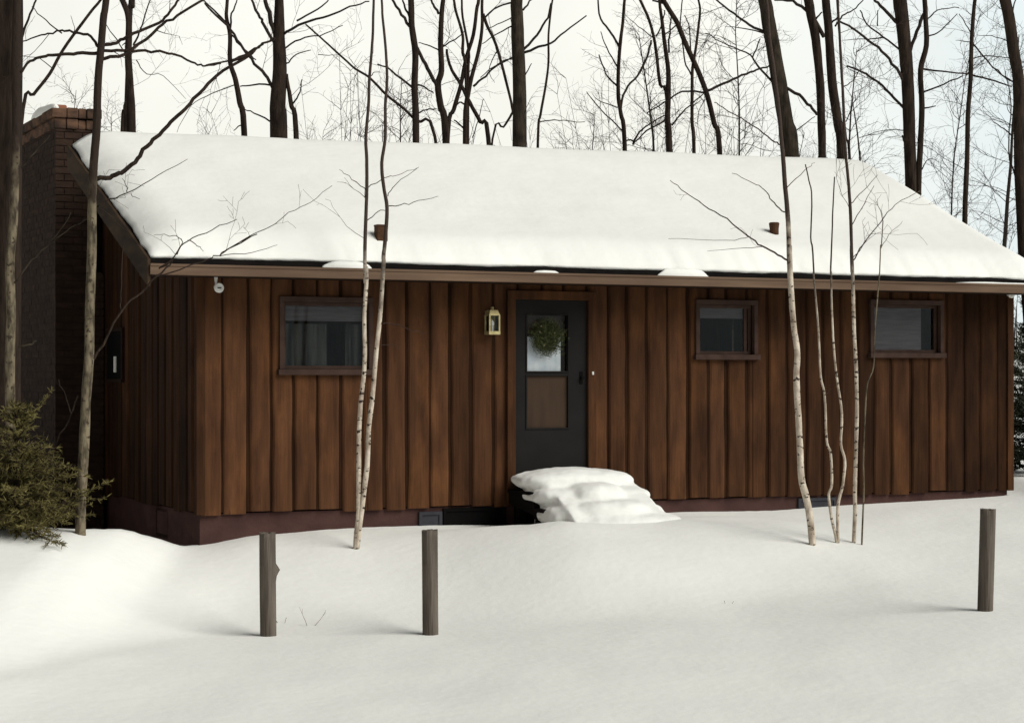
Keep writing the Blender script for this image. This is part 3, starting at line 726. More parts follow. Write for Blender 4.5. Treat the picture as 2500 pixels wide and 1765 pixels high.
def tree(name, label, cat, Y, stems, limbs=(), bark='bark', twb='twig', seed=0, dens=1.0, tl=1.0, ground_z=None, group=None, foreground=False, up=4.5, tr=1.0, bare_below=None, limb_bark=None, split=None, up_bark='birch_brown'):
    """stems: list of (spec, w0, w1) first is the trunk (base first); limbs: (spec, w0, w1). Widths in photo px."""
    if foreground and bark == 'birch' or name == 'birch_sapling':           # stand the stem where its foot meets the snow
        bx, by = path(stems[0][0])[0]; lo, hi = 17.6, 23.0
        for _ in range(40):
            mid = (lo+hi)/2; p = P(bx, by, mid)
            if p.z > ground(p.x, p.y): lo = mid
            else: hi = mid
        Y = lo
    rg = random.Random(seed); mts = []; ups = []; limbs_mb = []; stw = []; paths = []
    base = None
    for si, (spec, w0, w1) in enumerate(stems):
        pts, rad = limb_pts(spec, Y, rg, rg.uniform(-.02,.02), w0, w1)
        if isinstance(w0, (list, tuple)): pass
        if si == 0 or not foreground:
            g = ground(pts[0].x, pts[0].y)
            if not foreground or pts[0].z > g + .05:
                d0 = (pts[0]-pts[1]).normalized(); k = (pts[0].z - g + .2)
                q = pts[0] + Vector((d0.x*.3*min(k,2), 0, -k)); mid = (pts[0]+q)/2 + Vector((d0.x*.1,0,0))
                pts = [q, mid] + pts; rad = [rad[0]*1.35, rad[0]*1.1] + rad
            else:
                pts = [pts[0]-Vector((0,0,.3))] + pts; rad = [rad[0]*1.15] + rad
        pp = path(spec) if isinstance(spec, str) else spec
        if pp[-1][1] <= 8 and up > 0:          # runs out of the frame: carry the stem on upward
            d = (pts[-1]-pts[-2]).normalized(); d.y += rg.gauss(0,.08); ex = up*rg.uniform(.7,1.2)*min(1, rad[-1]/.05+.3); r1 = rad[-1]; k = 5
            for i in range(1, k+1):
                d = (d + Vector((rg.gauss(0,.07), rg.gauss(0,.07), .08))).normalized()
                pts.append(pts[-1] + d*ex/k); rad.append(max(.004, r1*(1-.9*i/k)))
        if base is None: base = Vector((pts[0].x, pts[0].y, ground(pts[0].x, pts[0].y)))
        wp = wob(pts, .10*min(rad), rg, 4); rr = resample_r(rad, 4)
        rr = [r*(1+.07*noise.noise((i*.35, seed, si*7))) for i, r in enumerate(rr)]
        nn = 14 if max(rr) > .08 else 8; mt = MB(); cutk = len(wp)
        mt.tube(wp[:cutk+1], rr[:cutk+1], nn); mts.append(mt)
        sm = MB(); stw.append(sm); paths.append((wp, rr, sm, True))
    for li, (spec, w0, w1) in enumerate(limbs):
        pts, rad = limb_pts(spec, Y, rg, rg.uniform(-.35,.35), w0, w1)
        wp = wob(pts, .006, rg, 4); rr = resample_r(rad, 4); lm = MB(); lm.tube(wp, rr, 6, cap=True); limbs_mb.append(lm); paths.append((wp, rr, lm, False))
    # fine twigs
    for wp, rr, tgt, isstem in paths:
        for i in range(1, len(wp)):
            seg = wp[i]-wp[i-1]; cnt = seg.length*dens*(1.1 if isstem else 3.4)
            if isstem and bare_below is not None and wp[i].z < bare_below: continue
            k = int(cnt) + (1 if rg.random() < cnt-int(cnt) else 0)
            for _ in range(k):
                p = wp[i-1] + seg*rg.random(); d = seg.normalized()
                s = Vector((rg.gauss(0,1), rg.gauss(0,.7), rg.gauss(.15,.6))); s = (s - d*s.dot(d)).normalized()
                L = tl*rg.uniform(.35, 1.3)*(1.25 if isstem else .8)
                twig(tgt, p, (d*.55 + s*.9) if not isstem else (d*.5+s), L, min(rr[i]*.5, tr*rg.uniform(.005,.010)), rg, 2 if L > .5 else 1)
    root = empty(name, base, label, cat, group)
    tb = backlit_bark(bark, split-base.z-.55, split-base.z+.35, (.034, .024, .019) if bark != 'birch' else (.058, .042, .034)) if split else M[bark]  # upper stem colour darkened to stand in for backlighting
    for i, q in enumerate(mts): q.build('trunk' if i == 0 else 'stem', tb, root, off=base, smooth=True)
    for q in limbs_mb: q.build('branch', M[limb_bark or twb], root, off=base, smooth=True)
    for q in stw:
        if q.v: q.build('twigs', M[limb_bark or twb], root, off=base, smooth=True)
    return root

# --- trees standing in front of the cabin
tree('bark_tree', 'thick dark tree trunk filling the left edge of the picture', 'tree', 19.6,
     [([(2,1270),(4,900),(6,500),(8,250),(10,0)], 94, 90)], [('1: 125,210 160,110 205,0', 7, 5)], 'bark', seed=1, dens=.15, foreground=True, bare_below=99)
tree('pale_tree', 'slim pale mottled trunk against the thick dark trunk at left edge', 'tree', 19.2,
     [([(30,1285),(27,1100),(24,900),(27,760),(24,640),(33,540),(36,430),(40,300),(38,150),(42,0)], 26, 20)],
     [('1: 80,1600 180,1480 290,1370 400,1290 490,1240', 5, 2), ('1: 120,950 200,860 280,765', 5, 2), ('6: 90,500 150,490 180,470', 6, 3), ('1: 290,1360 350,1290 400,1200', 3, 2)],
     'bark_pale', 'bark_grey', seed=2, dens=.16, tl=.5, split=4.3, foreground=True, bare_below=99)
tree('maple_tree', 'slender grey tree before the left gable with a long branch over the roof', 'tree', 19.0,
     [('6: 398,1405 400,1250 415,1000 425,760 440,560 445,300 455,0 | 1: 520,1200 522,1080 528,950 536,850 548,700 550,560 558,400 572,260 585,100 600,0', 27, 17)],
     [('1: 530,1015 620,1000 690,975 760,920 830,830 900,760 1000,660 1100,560 1200,450 1290,380 1447,290 | 2: 130,355 230,310 330,250 395,215', 12, 5),
      ('1: 560,262 640,245 700,225 780,180 900,130 960,70 1010,0', 9, 6), ('1: 560,345 620,320 690,318 800,245 900,160 1000,90 1150,0', 9, 6),
      ('1: 560,300 440,305 350,310 250,320 170,350 115,410', 9, 6), ('1: 570,290 700,290 800,290 900,295 1000,315 1100,355 1160,375 1250,360', 8, 4),
      ('1: 560,270 510,210 440,190 380,175 320,180 230,200 130,235', 8, 3), ('1: 350,190 260,120 180,40', 4, 2),
      ('6: 450,580 530,450 600,320 700,230 800,130 860,70 | 1: 900,1520 990,1440 1060,1360 1200,1300 1340,1240', 7, 1.6),
      ('6: 600,320 597,200 610,0', 4, 2), ('1: 1060,1360 1120,1390 1150,1420', 3, 1), ('1: 1000,1440 1030,1350 950,1335 870,1330', 3, 1),
      ('1: 900,1560 1140,1480 1240,1440 1447,1320 | 2: 85,1440 230,1350 370,1280 480,1200 600,1140 720,1050', 3.4, 1.2),
      ('2: 85,1448 270,1425 410,1385', 2.2, 1), ('1: 545,1170 640,1120 720,1090 900,990 1060,900', 4, 1.2), ('1: 720,1090 712,1040 690,1010', 2.5, 1), ('1: 740,1095 790,1125', 2, 1),
      ('6: 385,740 350,830 290,960 265,1000', 5, 3), ('6: 350,830 320,740 290,660', 4, 2), ('1: 560,1180 620,1220 690,1290 720,1310', 3, 2)],
     'bark_pale', seed=3, dens=.30, tl=.55, foreground=True, bare_below=5.2, tr=.7, limb_bark='bark', split=4.15, up_bark='bark')
tree('twin_birch', 'thin birch whose two pale stems split at the ground before the left window', 'tree', 20.4,
     [('7: 848,1497 852,1420 862,1320 863,1050 865,900 875,750 888,640 893,520 890,350 900,200 900,100 | 2: 908,1600 905,1400 915,1100 915,900 910,780 925,600 930,450 940,330 950,180 955,0', 13, 6),
      ('7: 852,1497 872,1340 890,1200 905,1080 912,900 930,750 950,520 970,330 985,100 | 2: 1010,1450 1020,1350 1030,1180 1010,1050 1000,920 1020,780 1020,600 1030,450 1020,250 1005,100 1000,0', 14, 5.5)],
     [('2: 915,1080 830,1010 760,960', 2.5, 1), ('2: 925,1060 1010,1010 1090,990 1200,950', 2.5, 1), ('2: 1035,1110 1080,1040 1210,945', 2.5, 1),
      ('2: 1040,1165 1130,1155 1230,1130 1320,1110', 2.5, 1), ('2: 920,1245 980,1200 1025,1185', 2.5, 1.5), ('7: 975,385 1040,385 1110,415 1190,430', 2.5, 1), ('7: 960,490 1030,490 1070,510', 2, 1)],
     'birch', 'birch_brown', seed=4, dens=.10, tl=.45, foreground=True, split=3.36, bare_below=3.6, tr=.6)
tree('birch_tree', 'thickest pale birch before the cabin, standing right of the small window', 'tree', 21.4,
     [('8: 980,1478 965,1330 945,1230 925,1150 918,1000 910,850 900,650 905,530 885,380 870,150 865,0 | 4: 1108,1550 1105,1480 1100,1300 1090,1150 1080,1050 1070,900 1058,780 1048,650 1030,500 1015,380 990,200 975,0', 18, 8)],
     [('4: 1100,1480 1040,1440 950,1390 870,1330 750,1240 620,1160 520,1090 430,1020', 5, 1.6), ('4: 1080,1200 1020,1150 980,1090 910,1040 780,980', 3.4, 1.2),
      ('4: 1092,1060 1190,965 1250,920', 2.4, 1), ('4: 955,1395 820,1405 640,1420', 1.8, .8), ('4: 870,1340 750,1355 420,1350', 1.8, .8), ('4: 1055,820 1000,790 900,710 760,630 680,580', 4, 2)],
     'birch', 'birch_brown', seed=5, dens=.15, tl=.5, foreground=True, split=3.75, bare_below=4.0, tr=.6)
tree('birch_sapling', 'wavy pair of thin saplings joined at the snow left of a straight birch', 'tree', 21.5,
     [('8: 1100,1468 1075,1350 1060,1230 1075,1180 1070,1030 1050,960 1040,740 1020,640 1010,430 990,200 985,130 | 4: 1243,1540 1235,1400 1225,1340 1232,1120 1215,1020 1195,930', 7.5, 3),
      ('8: 1107,1468 1105,1290 1130,1180 1140,1060 1120,980 1125,830 1100,650 1085,500 1075,300 1072,130 | 4: 1338,1540 1345,1350 1350,1200 1360,1000', 8, 3)],
     [('8: 1040,740 1080,705', 2, 1)], 'birch', 'birch_brown', seed=6, dens=.5, tl=.4, foreground=True, split=3.2, bare_below=3.4, tr=.55)
tree('birch_tree', 'straight slim white birch between the wavy saplings and the right window', 'tree', 21.6,
     [('8: 1185,1467 1190,1320 1190,1200 1195,1000 1200,800 1195,600 1185,400 1180,200 1172,0 | 5: 475,1540 472,1400 468,1250 460,1100 450,980 440,880 430,700 425,550 415,400 405,200 395,0', 10.5, 6)],
     [('5: 480,1475 540,1380 640,1250 720,1160 860,1080', 3.4, 1.4), ('5: 465,1290 520,1190 600,1050', 2.6, 1.2), ('5: 468,1150 540,1080 620,990', 2.6, 1.2), ('5: 650,1250 615,1140', 2, 1), ('5: 425,490 480,460 515,400', 3, 1.5)],
     'birch', 'birch_brown', seed=7, dens=.3, tl=.55, foreground=True, split=3.4, bare_below=3.6, tr=.6)
tree('birch_sapling', 'faint thin sapling with crooked stem in front of the right window', 'tree', 21.9,
     [('9: 312,1478 322,1200 320,1050 330,800 340,680 370,600 375,450 390,250 400,130 405,0 | 5: 640,1400 650,1250', 4.5, 2.5)],
     [('5: 640,1400 700,1310 760,1250', 1.6, .8)], 'bark_pale', 'birch_brown', seed=8, dens=.6, tl=.4, foreground=True, bare_below=3.3, tr=.5)

# --- bare trees of the wood beyond the roof
GR = 'bare trees beyond the roof ridge'
def bg(name, label, Y, stems, limbs, seed, **k):
    k.setdefault('group', GR); k.setdefault('dens', .42); k.setdefault('tl', 1.05); k.setdefault('tr', .7); k['dens'] *= .62
    return tree(name, label, 'tree', Y, stems, limbs, k.pop('bark', 'bark'), seed=seed, bare_below=5.0, **k)
bg('bare_tree', 'dark forked tree rising behind the roof just right of the slender grey tree', 33,
   [('1: 745,725 735,500 725,330 728,200 725,90 690,0', 20, 14), ('1: 695,725 705,640 715,560 730,430', 12, 8), ('1: 735,90 748,50 752,0', 12, 10)],
   [('1: 755,260 790,180 850,0', 6, 3), ('1: 735,230 690,260', 5, 2), ('1: 730,330 660,230 600,140', 4, 2), ('1: 770,340 830,420 920,430 1050,560', 3, 1)], 21)
bg('leaning_sapling', 'thin sapling leaning right from behind the chimney', 33, [('1: 130,620 190,535 280,420 340,310 400,220 460,140 520,60 570,0', 9, 7)], [('1: 300,390 220,330 130,320', 3, 1), ('1: 380,250 420,180 400,90', 3, 1)], 43, dens=.5)
bg('bare_tree', 'slim crooked tree left of the thick forked trunk, crossed by a long branch', 34,
   [('1: 1380,750 1355,580 1330,450 1300,350 1300,200 1280,100 1285,0', 15, 8)],
   [('1: 1300,170 1312,80 1340,0', 6, 3), ('1: 1295,150 1230,80 1150,0', 6, 3), ('1: 1310,200 1380,280 1447,340', 5, 3), ('1: 1370,700 1320,740', 4, 2), ('1: 1330,480 1200,530 1080,600 1000,750', 3, 1)], 22)
bg('bare_tree', 'thick dark trunk with a thin side stem, above the left window', 32,
   [('2: 418,750 412,600 424,400 420,250 420,100 420,0', 44, 22), ('2: 515,750 490,600 472,500 462,420', 13, 8)],
   [('2: 400,255 340,150 300,80 265,0', 9, 6), ('2: 400,200 370,100 340,0', 13, 10), ('2: 385,500 340,420 280,360 200,250 130,150 0,20', 9, 5),
    ('2: 440,200 560,130 700,90 820,40 930,10', 7, 3), ('2: 440,290 540,220 650,200 780,145', 5, 2), ('2: 390,695 280,640 215,620', 5, 2), ('2: 390,480 280,480 200,490', 5, 3),
    ('2: 490,600 530,540 550,450', 5, 3), ('2: 460,360 520,310 600,285', 4, 2), ('2: 520,120 640,50 700,0', 5, 3), ('2: 330,250 200,330 60,360 0,375', 6, 3)], 23, dens=.5)
bg('leaning_sapling', 'long thin sapling leaning left to right behind the twin birch', 33,
   [('2: 1300,770 1200,690 1130,620 1030,540 930,440 850,390 760,310 650,210 570,140', 8, 4)], [('2: 930,440 960,410 1000,410', 3, 1), ('2: 640,310 720,315 760,310', 2, 1)], 24, dens=.5)
bg('bare_tree', 'straight dark tree just right of the twin birch tops', 31,
   [('2: 1193,770 1190,600 1185,480 1190,300 1170,150 1165,0', 17, 15)],
   [('2: 1170,170 1110,80 1060,0', 8, 6), ('2: 1180,500 1050,400 975,365', 6, 3), ('2: 1160,110 1130,40 1120,0', 6, 4), ('3: 30,480 80,490 135,530', 5, 3), ('3: 50,640 100,620 150,615', 4, 2)], 25)
bg('bare_tree', 'bent tree with one thick left limb in the clump over the roof centre-left', 34,
   [('3: 205,775 175,600 160,480 180,400 175,250 180,100 190,0', 18, 11)],
   [('3: 165,510 145,470 100,390 50,290 30,250', 11, 8), ('3: 170,290 100,255 50,245', 4, 2), ('3: 165,80 140,40 120,0', 7, 5), ('3: 180,270 280,210 310,180', 4, 2)], 26)
bg('clump_tree', 'many-stemmed clump of crossing trunks over the middle left of the roof', 35,
   [('3: 215,770 250,620 290,480 320,330 360,200 380,50 390,0', 11, 8), ('3: 315,780 320,600 330,540 350,440 390,290 410,150 410,0', 13, 7),
    ('3: 445,780 400,690 340,580 290,480 240,400 215,330 210,280', 11, 6), ('3: 320,470 300,300 300,200 260,60 250,0', 8, 6), ('3: 330,480 335,300 300,100 295,0', 7, 5)],
   [('3: 320,600 280,580 230,650', 5, 3), ('3: 360,490 430,430 500,370 590,320', 6, 3), ('3: 355,780 400,640 420,560', 3, 1.5), ('3: 315,730 250,680', 5, 3)], 27, dens=.45)
bg('leaning_sapling', 'thin leaning sapling close to the left of the thick straight trunk', 33,
   [('3: 470,785 530,720 575,650 580,610 540,440 490,260 440,150 415,80', 5, 8)], [('3: 495,290 450,400 480,470', 3, 1)], 28)
bg('bare_tree', 'thick straight trunk rising above the cabin door', 31,
   [('3: 622,795 622,620 620,450 612,250 608,100 605,0', 35, 29)],
   [('3: 640,285 720,200 780,100 800,20', 7, 4), ('3: 640,302 730,270 800,245 880,180 1000,90', 7, 3), ('3: 600,140 500,190 410,250', 4, 2), ('3: 600,90 520,130 430,170', 3, 2),
    ('3: 640,60 690,0', 6, 4), ('3: 650,430 690,360', 4, 2), ('3: 600,10 500,40 430,100', 5, 3), ('3: 600,330 520,350 400,440', 4, 2)], 29, bark='bark_grey', dens=.35)
bg('thin_tree', 'single thin wavy stem just right of the thick straight trunk', 32,
   [('3: 725,800 740,650 770,480 785,350 785,200 800,50 808,0', 6.5, 4.5)], [('3: 738,690 820,680 920,690 990,690', 3, 1.5)], 30, dens=.25)
bg('bare_tree', 'thin candelabra-branched tree right of the open gap above the roof', 34,
   [('3: 1215,815 1195,650 1180,550 1180,400 1190,250 1205,130 1215,0', 11, 7)],
   [('3: 1182,265 1140,190 1080,110 1065,0', 6, 4), ('3: 1175,380 1110,270 1080,180', 4, 2), ('3: 1175,490 1110,420 1070,310', 5, 3),
    ('3: 1193,620 1220,510 1290,430 1340,330 1365,230', 6, 5), ('3: 1200,740 1080,620 1000,520', 4, 2), ('3: 1175,610 1070,570 1030,530', 3, 1), ('3: 1265,820 1275,780 1330,720 1447,650', 6, 3), ('3: 1215,800 1250,790 1268,815', 4, 4)], 31, dens=.6)
bg('bare_tree', 'tree forked low into two upright stems, right of the candelabra-branched tree', 33,
   [('4: 425,830 415,680 420,560 420,400 400,250 385,120 370,0', 16, 7), ('4: 418,610 375,480 355,320 340,220 310,110 260,0', 9, 7)],
   [('4: 350,210 380,150 400,60', 4, 3), ('4: 425,300 430,150 440,80', 5, 3), ('4: 430,670 300,740 220,820', 5, 3), ('4: 340,215 250,150 180,90', 3, 1), ('4: 440,710 520,620 620,530', 5, 3)], 32, dens=.6)
bg('thin_tree', 'slender upright tree between the low-forked tree and a leaning tree', 35,
   [('4: 565,835 555,700 555,500 558,380 575,280 590,160 600,60 590,0', 9, 5)],
   [('4: 552,430 520,370 500,250 490,120 500,0', 4, 3), ('4: 560,600 610,560', 3, 1), ('4: 550,320 540,160 510,90', 4, 2)], 33)
bg('leaning_tree', 'curved tree leaning left, its long branch joining the thick leaning trunk', 32,
   [('4: 710,845 680,700 640,540 600,430 560,340 510,230 470,130 420,50 390,0', 13, 12)],
   [('4: 640,515 760,460 860,420 940,390 1000,375', 7, 4), ('4: 635,525 500,520 430,560 300,640', 5, 3), ('4: 400,20 330,5', 6, 4), ('4: 470,140 390,210', 4, 2)], 34, dens=.4)
bg('bare_tree', 'thickest leaning trunk behind the thickest birch, flared at its foot', 29,
   [('4: 1112,868 1085,700 1060,550 1035,400 1010,250 985,120 965,0', 40, 32)],
   [('4: 1060,480 1160,540 1220,600 1260,650', 8, 7), ('4: 1010,465 930,380 880,310 760,260 630,190', 6, 2), ('4: 985,190 880,140 790,80 690,0', 7, 4), ('4: 895,330 940,220', 4, 3),
    ('4: 1090,790 1140,740 1250,660', 4, 2), ('4: 970,190 840,160 740,150', 4, 1)], 35, bark='bark_grey', dens=.35)
bg('bare_tree', 'dark upright trunk, first of the close pair right of the thickest leaning trunk', 31,
   [('4: 1290,885 1285,700 1280,500 1265,330 1250,200 1225,80 1212,0', 19, 23)],
   [('4: 1215,75 1120,10 1020,0', 8, 6), ('4: 1255,110 1290,70', 5, 3), ('4: 1250,120 1300,210', 10, 10)], 36, dens=.3)
bg('bare_tree', 'dark leaning trunk, second of the close pair and nearer the straight white birch', 30,
   [('4: 1402,890 1380,700 1350,500 1335,300 1325,150 1310,0', 24, 20)],
   [('5: 380,150 420,90 480,60 540,0', 5, 3), ('5: 360,130 395,100', 5, 5)], 37, dens=.4)
bg('bare_tree', 'thick dark double trunk at the right rake of the roof', 28.6,
   [('5: 808,1080 800,800 795,600 785,400 770,230 755,80 745,0', 28, 34), ('5: 850,1080 860,850 870,600 862,400 895,260 890,100 885,0', 15, 12)],
   [('5: 780,475 700,360 620,270 520,190 400,120', 8, 5), ('5: 785,640 690,530 600,450 510,400 445,375', 7, 4), ('5: 765,295 650,210 560,140 520,60', 5, 3), ('5: 745,140 650,50 600,0', 9, 6),
    ('5: 865,390 980,405 1140,420', 5, 3), ('5: 870,530 960,490 1100,430', 5, 3), ('5: 870,622 950,600', 5, 2), ('5: 870,960 910,900 970,920', 3, 1), ('5: 795,310 840,180 880,80', 9, 8),
    ('5: 900,210 980,170 1070,80', 4, 2), ('5: 660,215 560,220 420,230', 4, 1), ('5: 900,120 960,60 1080,45', 4, 2), ('5: 620,150 620,60', 3, 2), ('5: 790,750 740,735 640,740 520,780', 3, 1), ('5: 775,800 755,770', 9, 5)], 38, dens=.55)
bg('pole_tree', 'straight bare pole-like tree standing alone right of the double trunk', 28.2,
   [('5: 1112,1250 1125,900 1130,650 1145,450 1150,250 1160,100 1170,0', 13, 9)],
   [('5: 1150,425 1280,460 1380,490', 5, 3), ('5: 1160,250 1270,380 1370,460', 4, 3), ('5: 1160,215 1120,140 1080,80', 3, 2), ('5: 1150,330 1250,320 1380,330', 3, 2), ('5: 1150,240 1060,230', 3, 1)], 39, dens=.3)
bg('bare_tree', 'dark trunk at the right edge of the picture beyond the roof end', 27,
   [('5: 1480,1900 1450,1500 1440,1300 1425,1000 1420,700 1415,450 1390,300 1365,120 1340,0', 28, 28)],
   [('5: 1410,1030 1360,850 1375,600 1340,400', 4, 2), ('5: 1395,470 1300,410 1220,320', 4, 2), ('5: 1380,770 1330,730 1270,690', 4, 2), ('5: 1410,1135 1330,1100 1150,1000', 2.4, 1), ('5: 1380,100 1400,0', 4, 3), ('5: 1370,240 1290,210 1180,200', 3, 1)], 40, bark='bark', dens=.8)
bg('thin_tree', 'short broken sapling stub near the ridge end left of the double trunk', 28.5,
   [('5: 520,930 518,880 505,750 485,620', 5, 3)], [('5: 515,780 600,760 680,740', 2, 1), ('5: 490,650 480,580 490,520', 2, 1)], 41, dens=.6, tl=.5)
bg('thin_tree', 'thin straight stem close behind the straight white birch top', 31,
   [('5: 462,900 440,780 425,600 415,350 400,150 390,0', 7, 5)], [('5: 440,690 480,600 495,540', 3, 1.5)], 42, dens=.4)
# brush along the ridge line, each a small bush of upright stems
for i, (px, py, hh, lab) in enumerate(((775, 300, .9, 'tiny brush stems peeping over the ridge right of the thick side-stemmed trunk'), (850, 300, 1.1, 'small brush with bent tops behind the twin birch'),
                              (1600, 330, 1.6, 'wispy brush at the foot of the low-forked tree'), (1790, 345, 1.0, 'low weedy brush over the ridge left of the thickest leaning trunk'),
                              (1480, 330, 1.2, 'fine brush at the foot of the candelabra-branched tree'), (1670, 340, 1.0, 'short brush below the slender upright tree'))):
    rg = random.Random(60+i); Y = 31; b = P(px, py, Y); g = ground(b.x, b.y); m = MB()
    for k in range(9):
        x = b.x + rg.gauss(0, .22); d = Vector((rg.gauss(0,.25), rg.gauss(0,.25), 1)).normalized(); L = (b.z-g) + hh*rg.uniform(.3,1.0)
        pts = [Vector((b.x+(x-b.x)*.5, Y+rg.gauss(0,.2), g-.1))]
        for j in range(8): d = (d+Vector((rg.gauss(0,.05), rg.gauss(0,.05), .03))).normalized(); pts.append(pts[-1]+d*L/8)
        m.tube(pts, [.012-.0011*j for j in range(9)], 4)
        for j in range(4, 9):
            for _ in range(2): twig(m, pts[j], d+Vector((rg.gauss(0,.8), rg.gauss(0,.8), .2)), rg.uniform(.2,.6), .005, rg, 1)
    o = m.build('brush', M['twig'], off=(b.x, Y, g)); tag(o, lab, 'bush', 'brush behind the roof')

# --- thin trees of the far wood
def far_tree(i, px, Y, hgt, rr):
    rg = random.Random(300+i); x = (px-1250)/F*Y; g = ground(x, Y); mt = MB(); mbb = MB()
    pts = [Vector((x, Y, g-.2))]; d = Vector((rg.gauss(0,.06), 0, 1)); n = 12
    for k in range(n): d = (d + Vector((rg.gauss(0,.05), rg.gauss(0,.05), .06))).normalized(); pts.append(pts[-1]+d*hgt/n)
    rad = [rr*(1-.88*k/n) for k in range(n+1)]; mt.tube(pts, rad, 6)
    for k in range(3, n+1):
        for _ in range(5):
            a = rg.uniform(0, 6.28); dd = Vector((math.cos(a), math.sin(a)*.7, rg.uniform(.3, 1.1)))
            L = hgt*rg.uniform(.10,.26)*(1-.45*k/n)
            p = pts[k-1].lerp(pts[k], rg.random()); twig(mbb, p, dd, L, .012, rg, 2)
    root = empty('bare_tree', (x, Y, g), 'slender bare tree in the faint wood well beyond the cabin', 'tree', 'far trees of the wood')
    mt.build('trunk', M['twig'], root, off=root.location); mbb.build('branches', M['twig'], root, off=root.location)
rg = random.Random(77)
for i in range(16):
    far_tree(i, -40 + i*166 + rg.uniform(-45,45), rg.uniform(52, 92), rg.uniform(9, 14), rg.uniform(.05,.10))

# --- far wood and hills seen past the right end of the cabin
m = MB(); rg = random.Random(5)
for i in range(2600):
    Y = rg.uniform(150, 330); x = rg.uniform(-.75, .75)*Y; g = ground(x, Y); h_ = rg.uniform(5, 9); d = rg.gauss(0, .05)
    m.tube([(x,Y,g-.3),(x+d*h_*.5,Y,g+h_*.5),(x+d*h_,Y,g+h_)], [.13,.09,.02], 3, cap=False)
    for k in range(5):
        z = h_*rg.uniform(.35,.95); a = rg.choice((-1,1)); L = rg.uniform(.8,1.8); m.tube([(x+d*z,Y,g+z),(x+d*z+a*L*.6,Y+rg.uniform(-.6,.6),g+z+L)], [.04,.01], 3, cap=False)
tag(m.build('far_wood', M['far']), 'grey leafless wood on the far slope past the right end of the cabin', 'wood', kind='stuff')

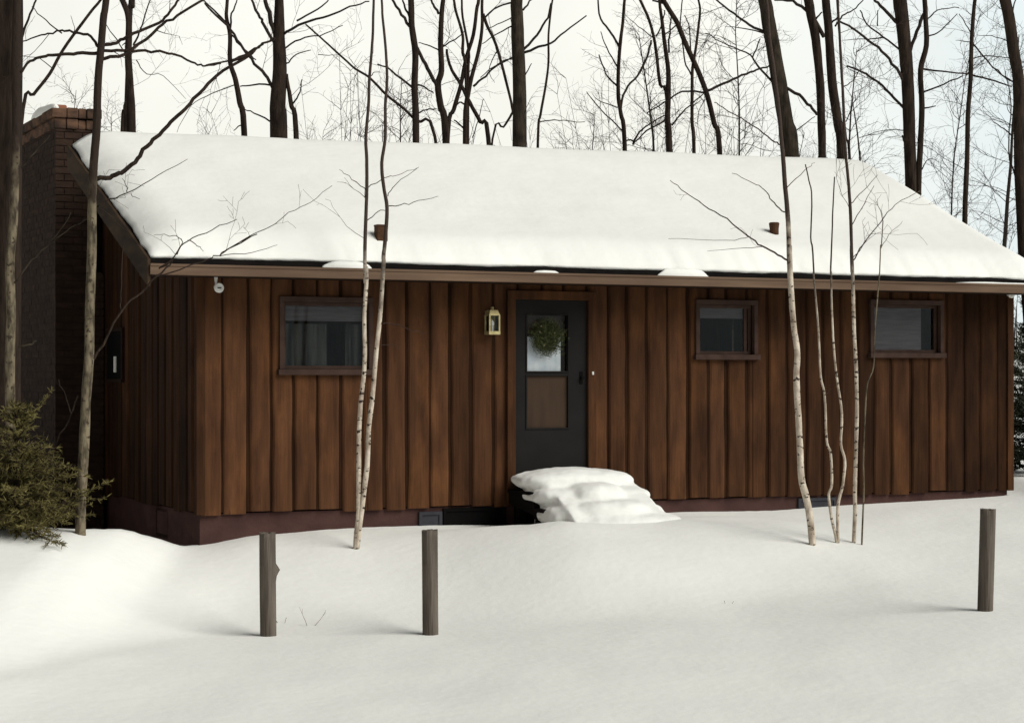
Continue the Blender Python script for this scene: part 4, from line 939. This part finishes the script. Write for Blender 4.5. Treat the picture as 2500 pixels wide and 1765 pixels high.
# ------------------------------------------------------------------ conifers
def conifer(name, label, x, Y, hgt, rad, seed, mname, nb, needles, z0=None, sprig=None, nl=.055):
    rg = random.Random(seed); g = ground(x, Y) if z0 is None else z0
    mt = MB(); mn = MB(); ms = MB(); mt.tube([(x,Y,g-.2),(x+.02,Y,g+hgt*.5),(x,Y,g+hgt)], [.035*hgt**.5,.022*hgt**.5,.006], 8)
    def spray(p, d, L):
        n = max(4, int(L/.07)); pts = [p]; dd = d.normalized()
        for k in range(n): dd = (dd + Vector((rg.gauss(0,.07), rg.gauss(0,.07), rg.gauss(-.012,.05)))).normalized(); pts.append(pts[-1]+dd*L/n)
        ms.tube(pts, [.009*(1-.8*k/n)+.001 for k in range(n+1)], 4, cap=False)
        for k in range(1, n+1):
            ax = (pts[k]-pts[k-1]).normalized()
            side = ax.cross(Vector((0,0,1)))
            side = side.normalized() if side.length > .01 else Vector((1,0,0))
            for s in (-1, 1):                       # side twigs with needles
                if rg.random() < .85:
                    l2 = L*.34*(1-.6*k/n)*rg.uniform(.5,1.2); dv = (ax*.7 + side*s*.8 + Vector((0,0,rg.gauss(-.08,.18)))).normalized()
                    q = pts[k] + dv*l2; ms.tube([pts[k], q], [.003,.001], 3, cap=False)
                    cnt = int(needles*l2/.1)+1
                    for _ in range(cnt):
                        c = pts[k].lerp(q, rg.random()); e = (dv*.8 + Vector((rg.gauss(0,.55), rg.gauss(0,.55), rg.gauss(.05,.5)))).normalized()*nl*rg.uniform(.5,1.1)
                        w_ = e.cross(Vector((rg.gauss(0,1), rg.gauss(0,1), rg.gauss(0,1)))).normalized()*nl*.085
                        mn.add([c-w_, c+w_, c+e+w_*.3, c+e-w_*.3], [(0,1,2,3)], min(1, max(0, rg.gauss(.5,.25))))
    for b in range(nb):
        s = rg.random()**1.15; z = hgt*(.04+.93*s); a = rg.uniform(0, 6.283); L = rad*(1-.93*s)*rg.uniform(.65,1.12)+.06
        spray(Vector((x, Y, g+z)), Vector((math.cos(a), math.sin(a), rg.uniform(-.18,.35)+.4*s)), L)
    if sprig:
        for (px, py, qx, qy, YY) in sprig:
            p = P(px, py, YY); q = P(qx, qy, YY); spray(p, q-p, (q-p).length)
    root = empty(name, (x, Y, g), label, 'tree')
    mt.build('trunk', M['bark'], root, off=root.location, smooth=True)
    ms.build('branches', M['bark'], root, off=root.location); mn.build('needles', M[mname], root, off=root.location)
b = P(66, 1305, 18.9)
conifer('young_hemlock', 'small bushy olive green conifer in the snow at lower left', b.x-.06, 18.75, 1.22, .70, 9, 'needle', 175, 14,
        sprig=[(150,1225,268,1178,18.9), (150,1228,250,1208,18.9), (30,1100,190,1125,18.7), (80,1150,205,1140,18.7), (40,1060,120,960,18.7), (60,1200,195,1190,18.6), (60,1230,185,1250,18.5)])
for i, (px, Y, hg, ra, lab) in enumerate(((2512, 27.6, 2.1, .75, 'dark snowy evergreen glimpsed past the right end of the cabin'), (2590, 40, 5.0, 1.6, 'taller dark evergreen farther behind at the right picture edge'))):
    conifer('evergreen_tree', lab, (px-1250)/F*Y, Y, hg, ra, 20+i, 'needle_dark', 130, 6, nl=.11)

# ------------------------------------------------------------------ weeds sticking out of the snow
for i, (px, py, hpx, lab, n) in enumerate(((757, 1527, 55, 'two dry weed stalks in the snow right of the leftmost post', 2), (1778, 1473, 14, 'tiny dry twig poking out of the open snow', 2), (685, 1520, 22, 'dry grass wisp at the foot of the leftmost post', 3))):
    rg = random.Random(90+i)
    Y = 17.9
    lo, hi = 12.5, 23.0
    for _ in range(40):
        Y = (lo+hi)/2; p = P(px, py, Y)
        if p.z > ground(p.x, p.y): lo = Y
        else: hi = Y
    p = P(px, py, Y); p.z = ground(p.x, p.y); m = MB(); H = hpx/F*Y
    for k in range(n):
        d = Vector((((-1)**k)*-.5 + .25, rg.gauss(0,.1), 1)).normalized(); q = p + Vector((((-1)**(k+1))*.025, 0, -.02)); pts = [q]
        for j in range(6): d = (d+Vector((rg.gauss(0,.12), 0, rg.gauss(.05,.1)))).normalized(); pts.append(pts[-1]+d*H/6)
        m.tube(pts, [.0035-.0004*j for j in range(7)], 4)
        twig(m, pts[4], d+Vector((.4,0,.2)), H*.25, .002, rg, 0)
    tag(m.build('dry_weed', M['weed'], off=p), lab, 'plant')
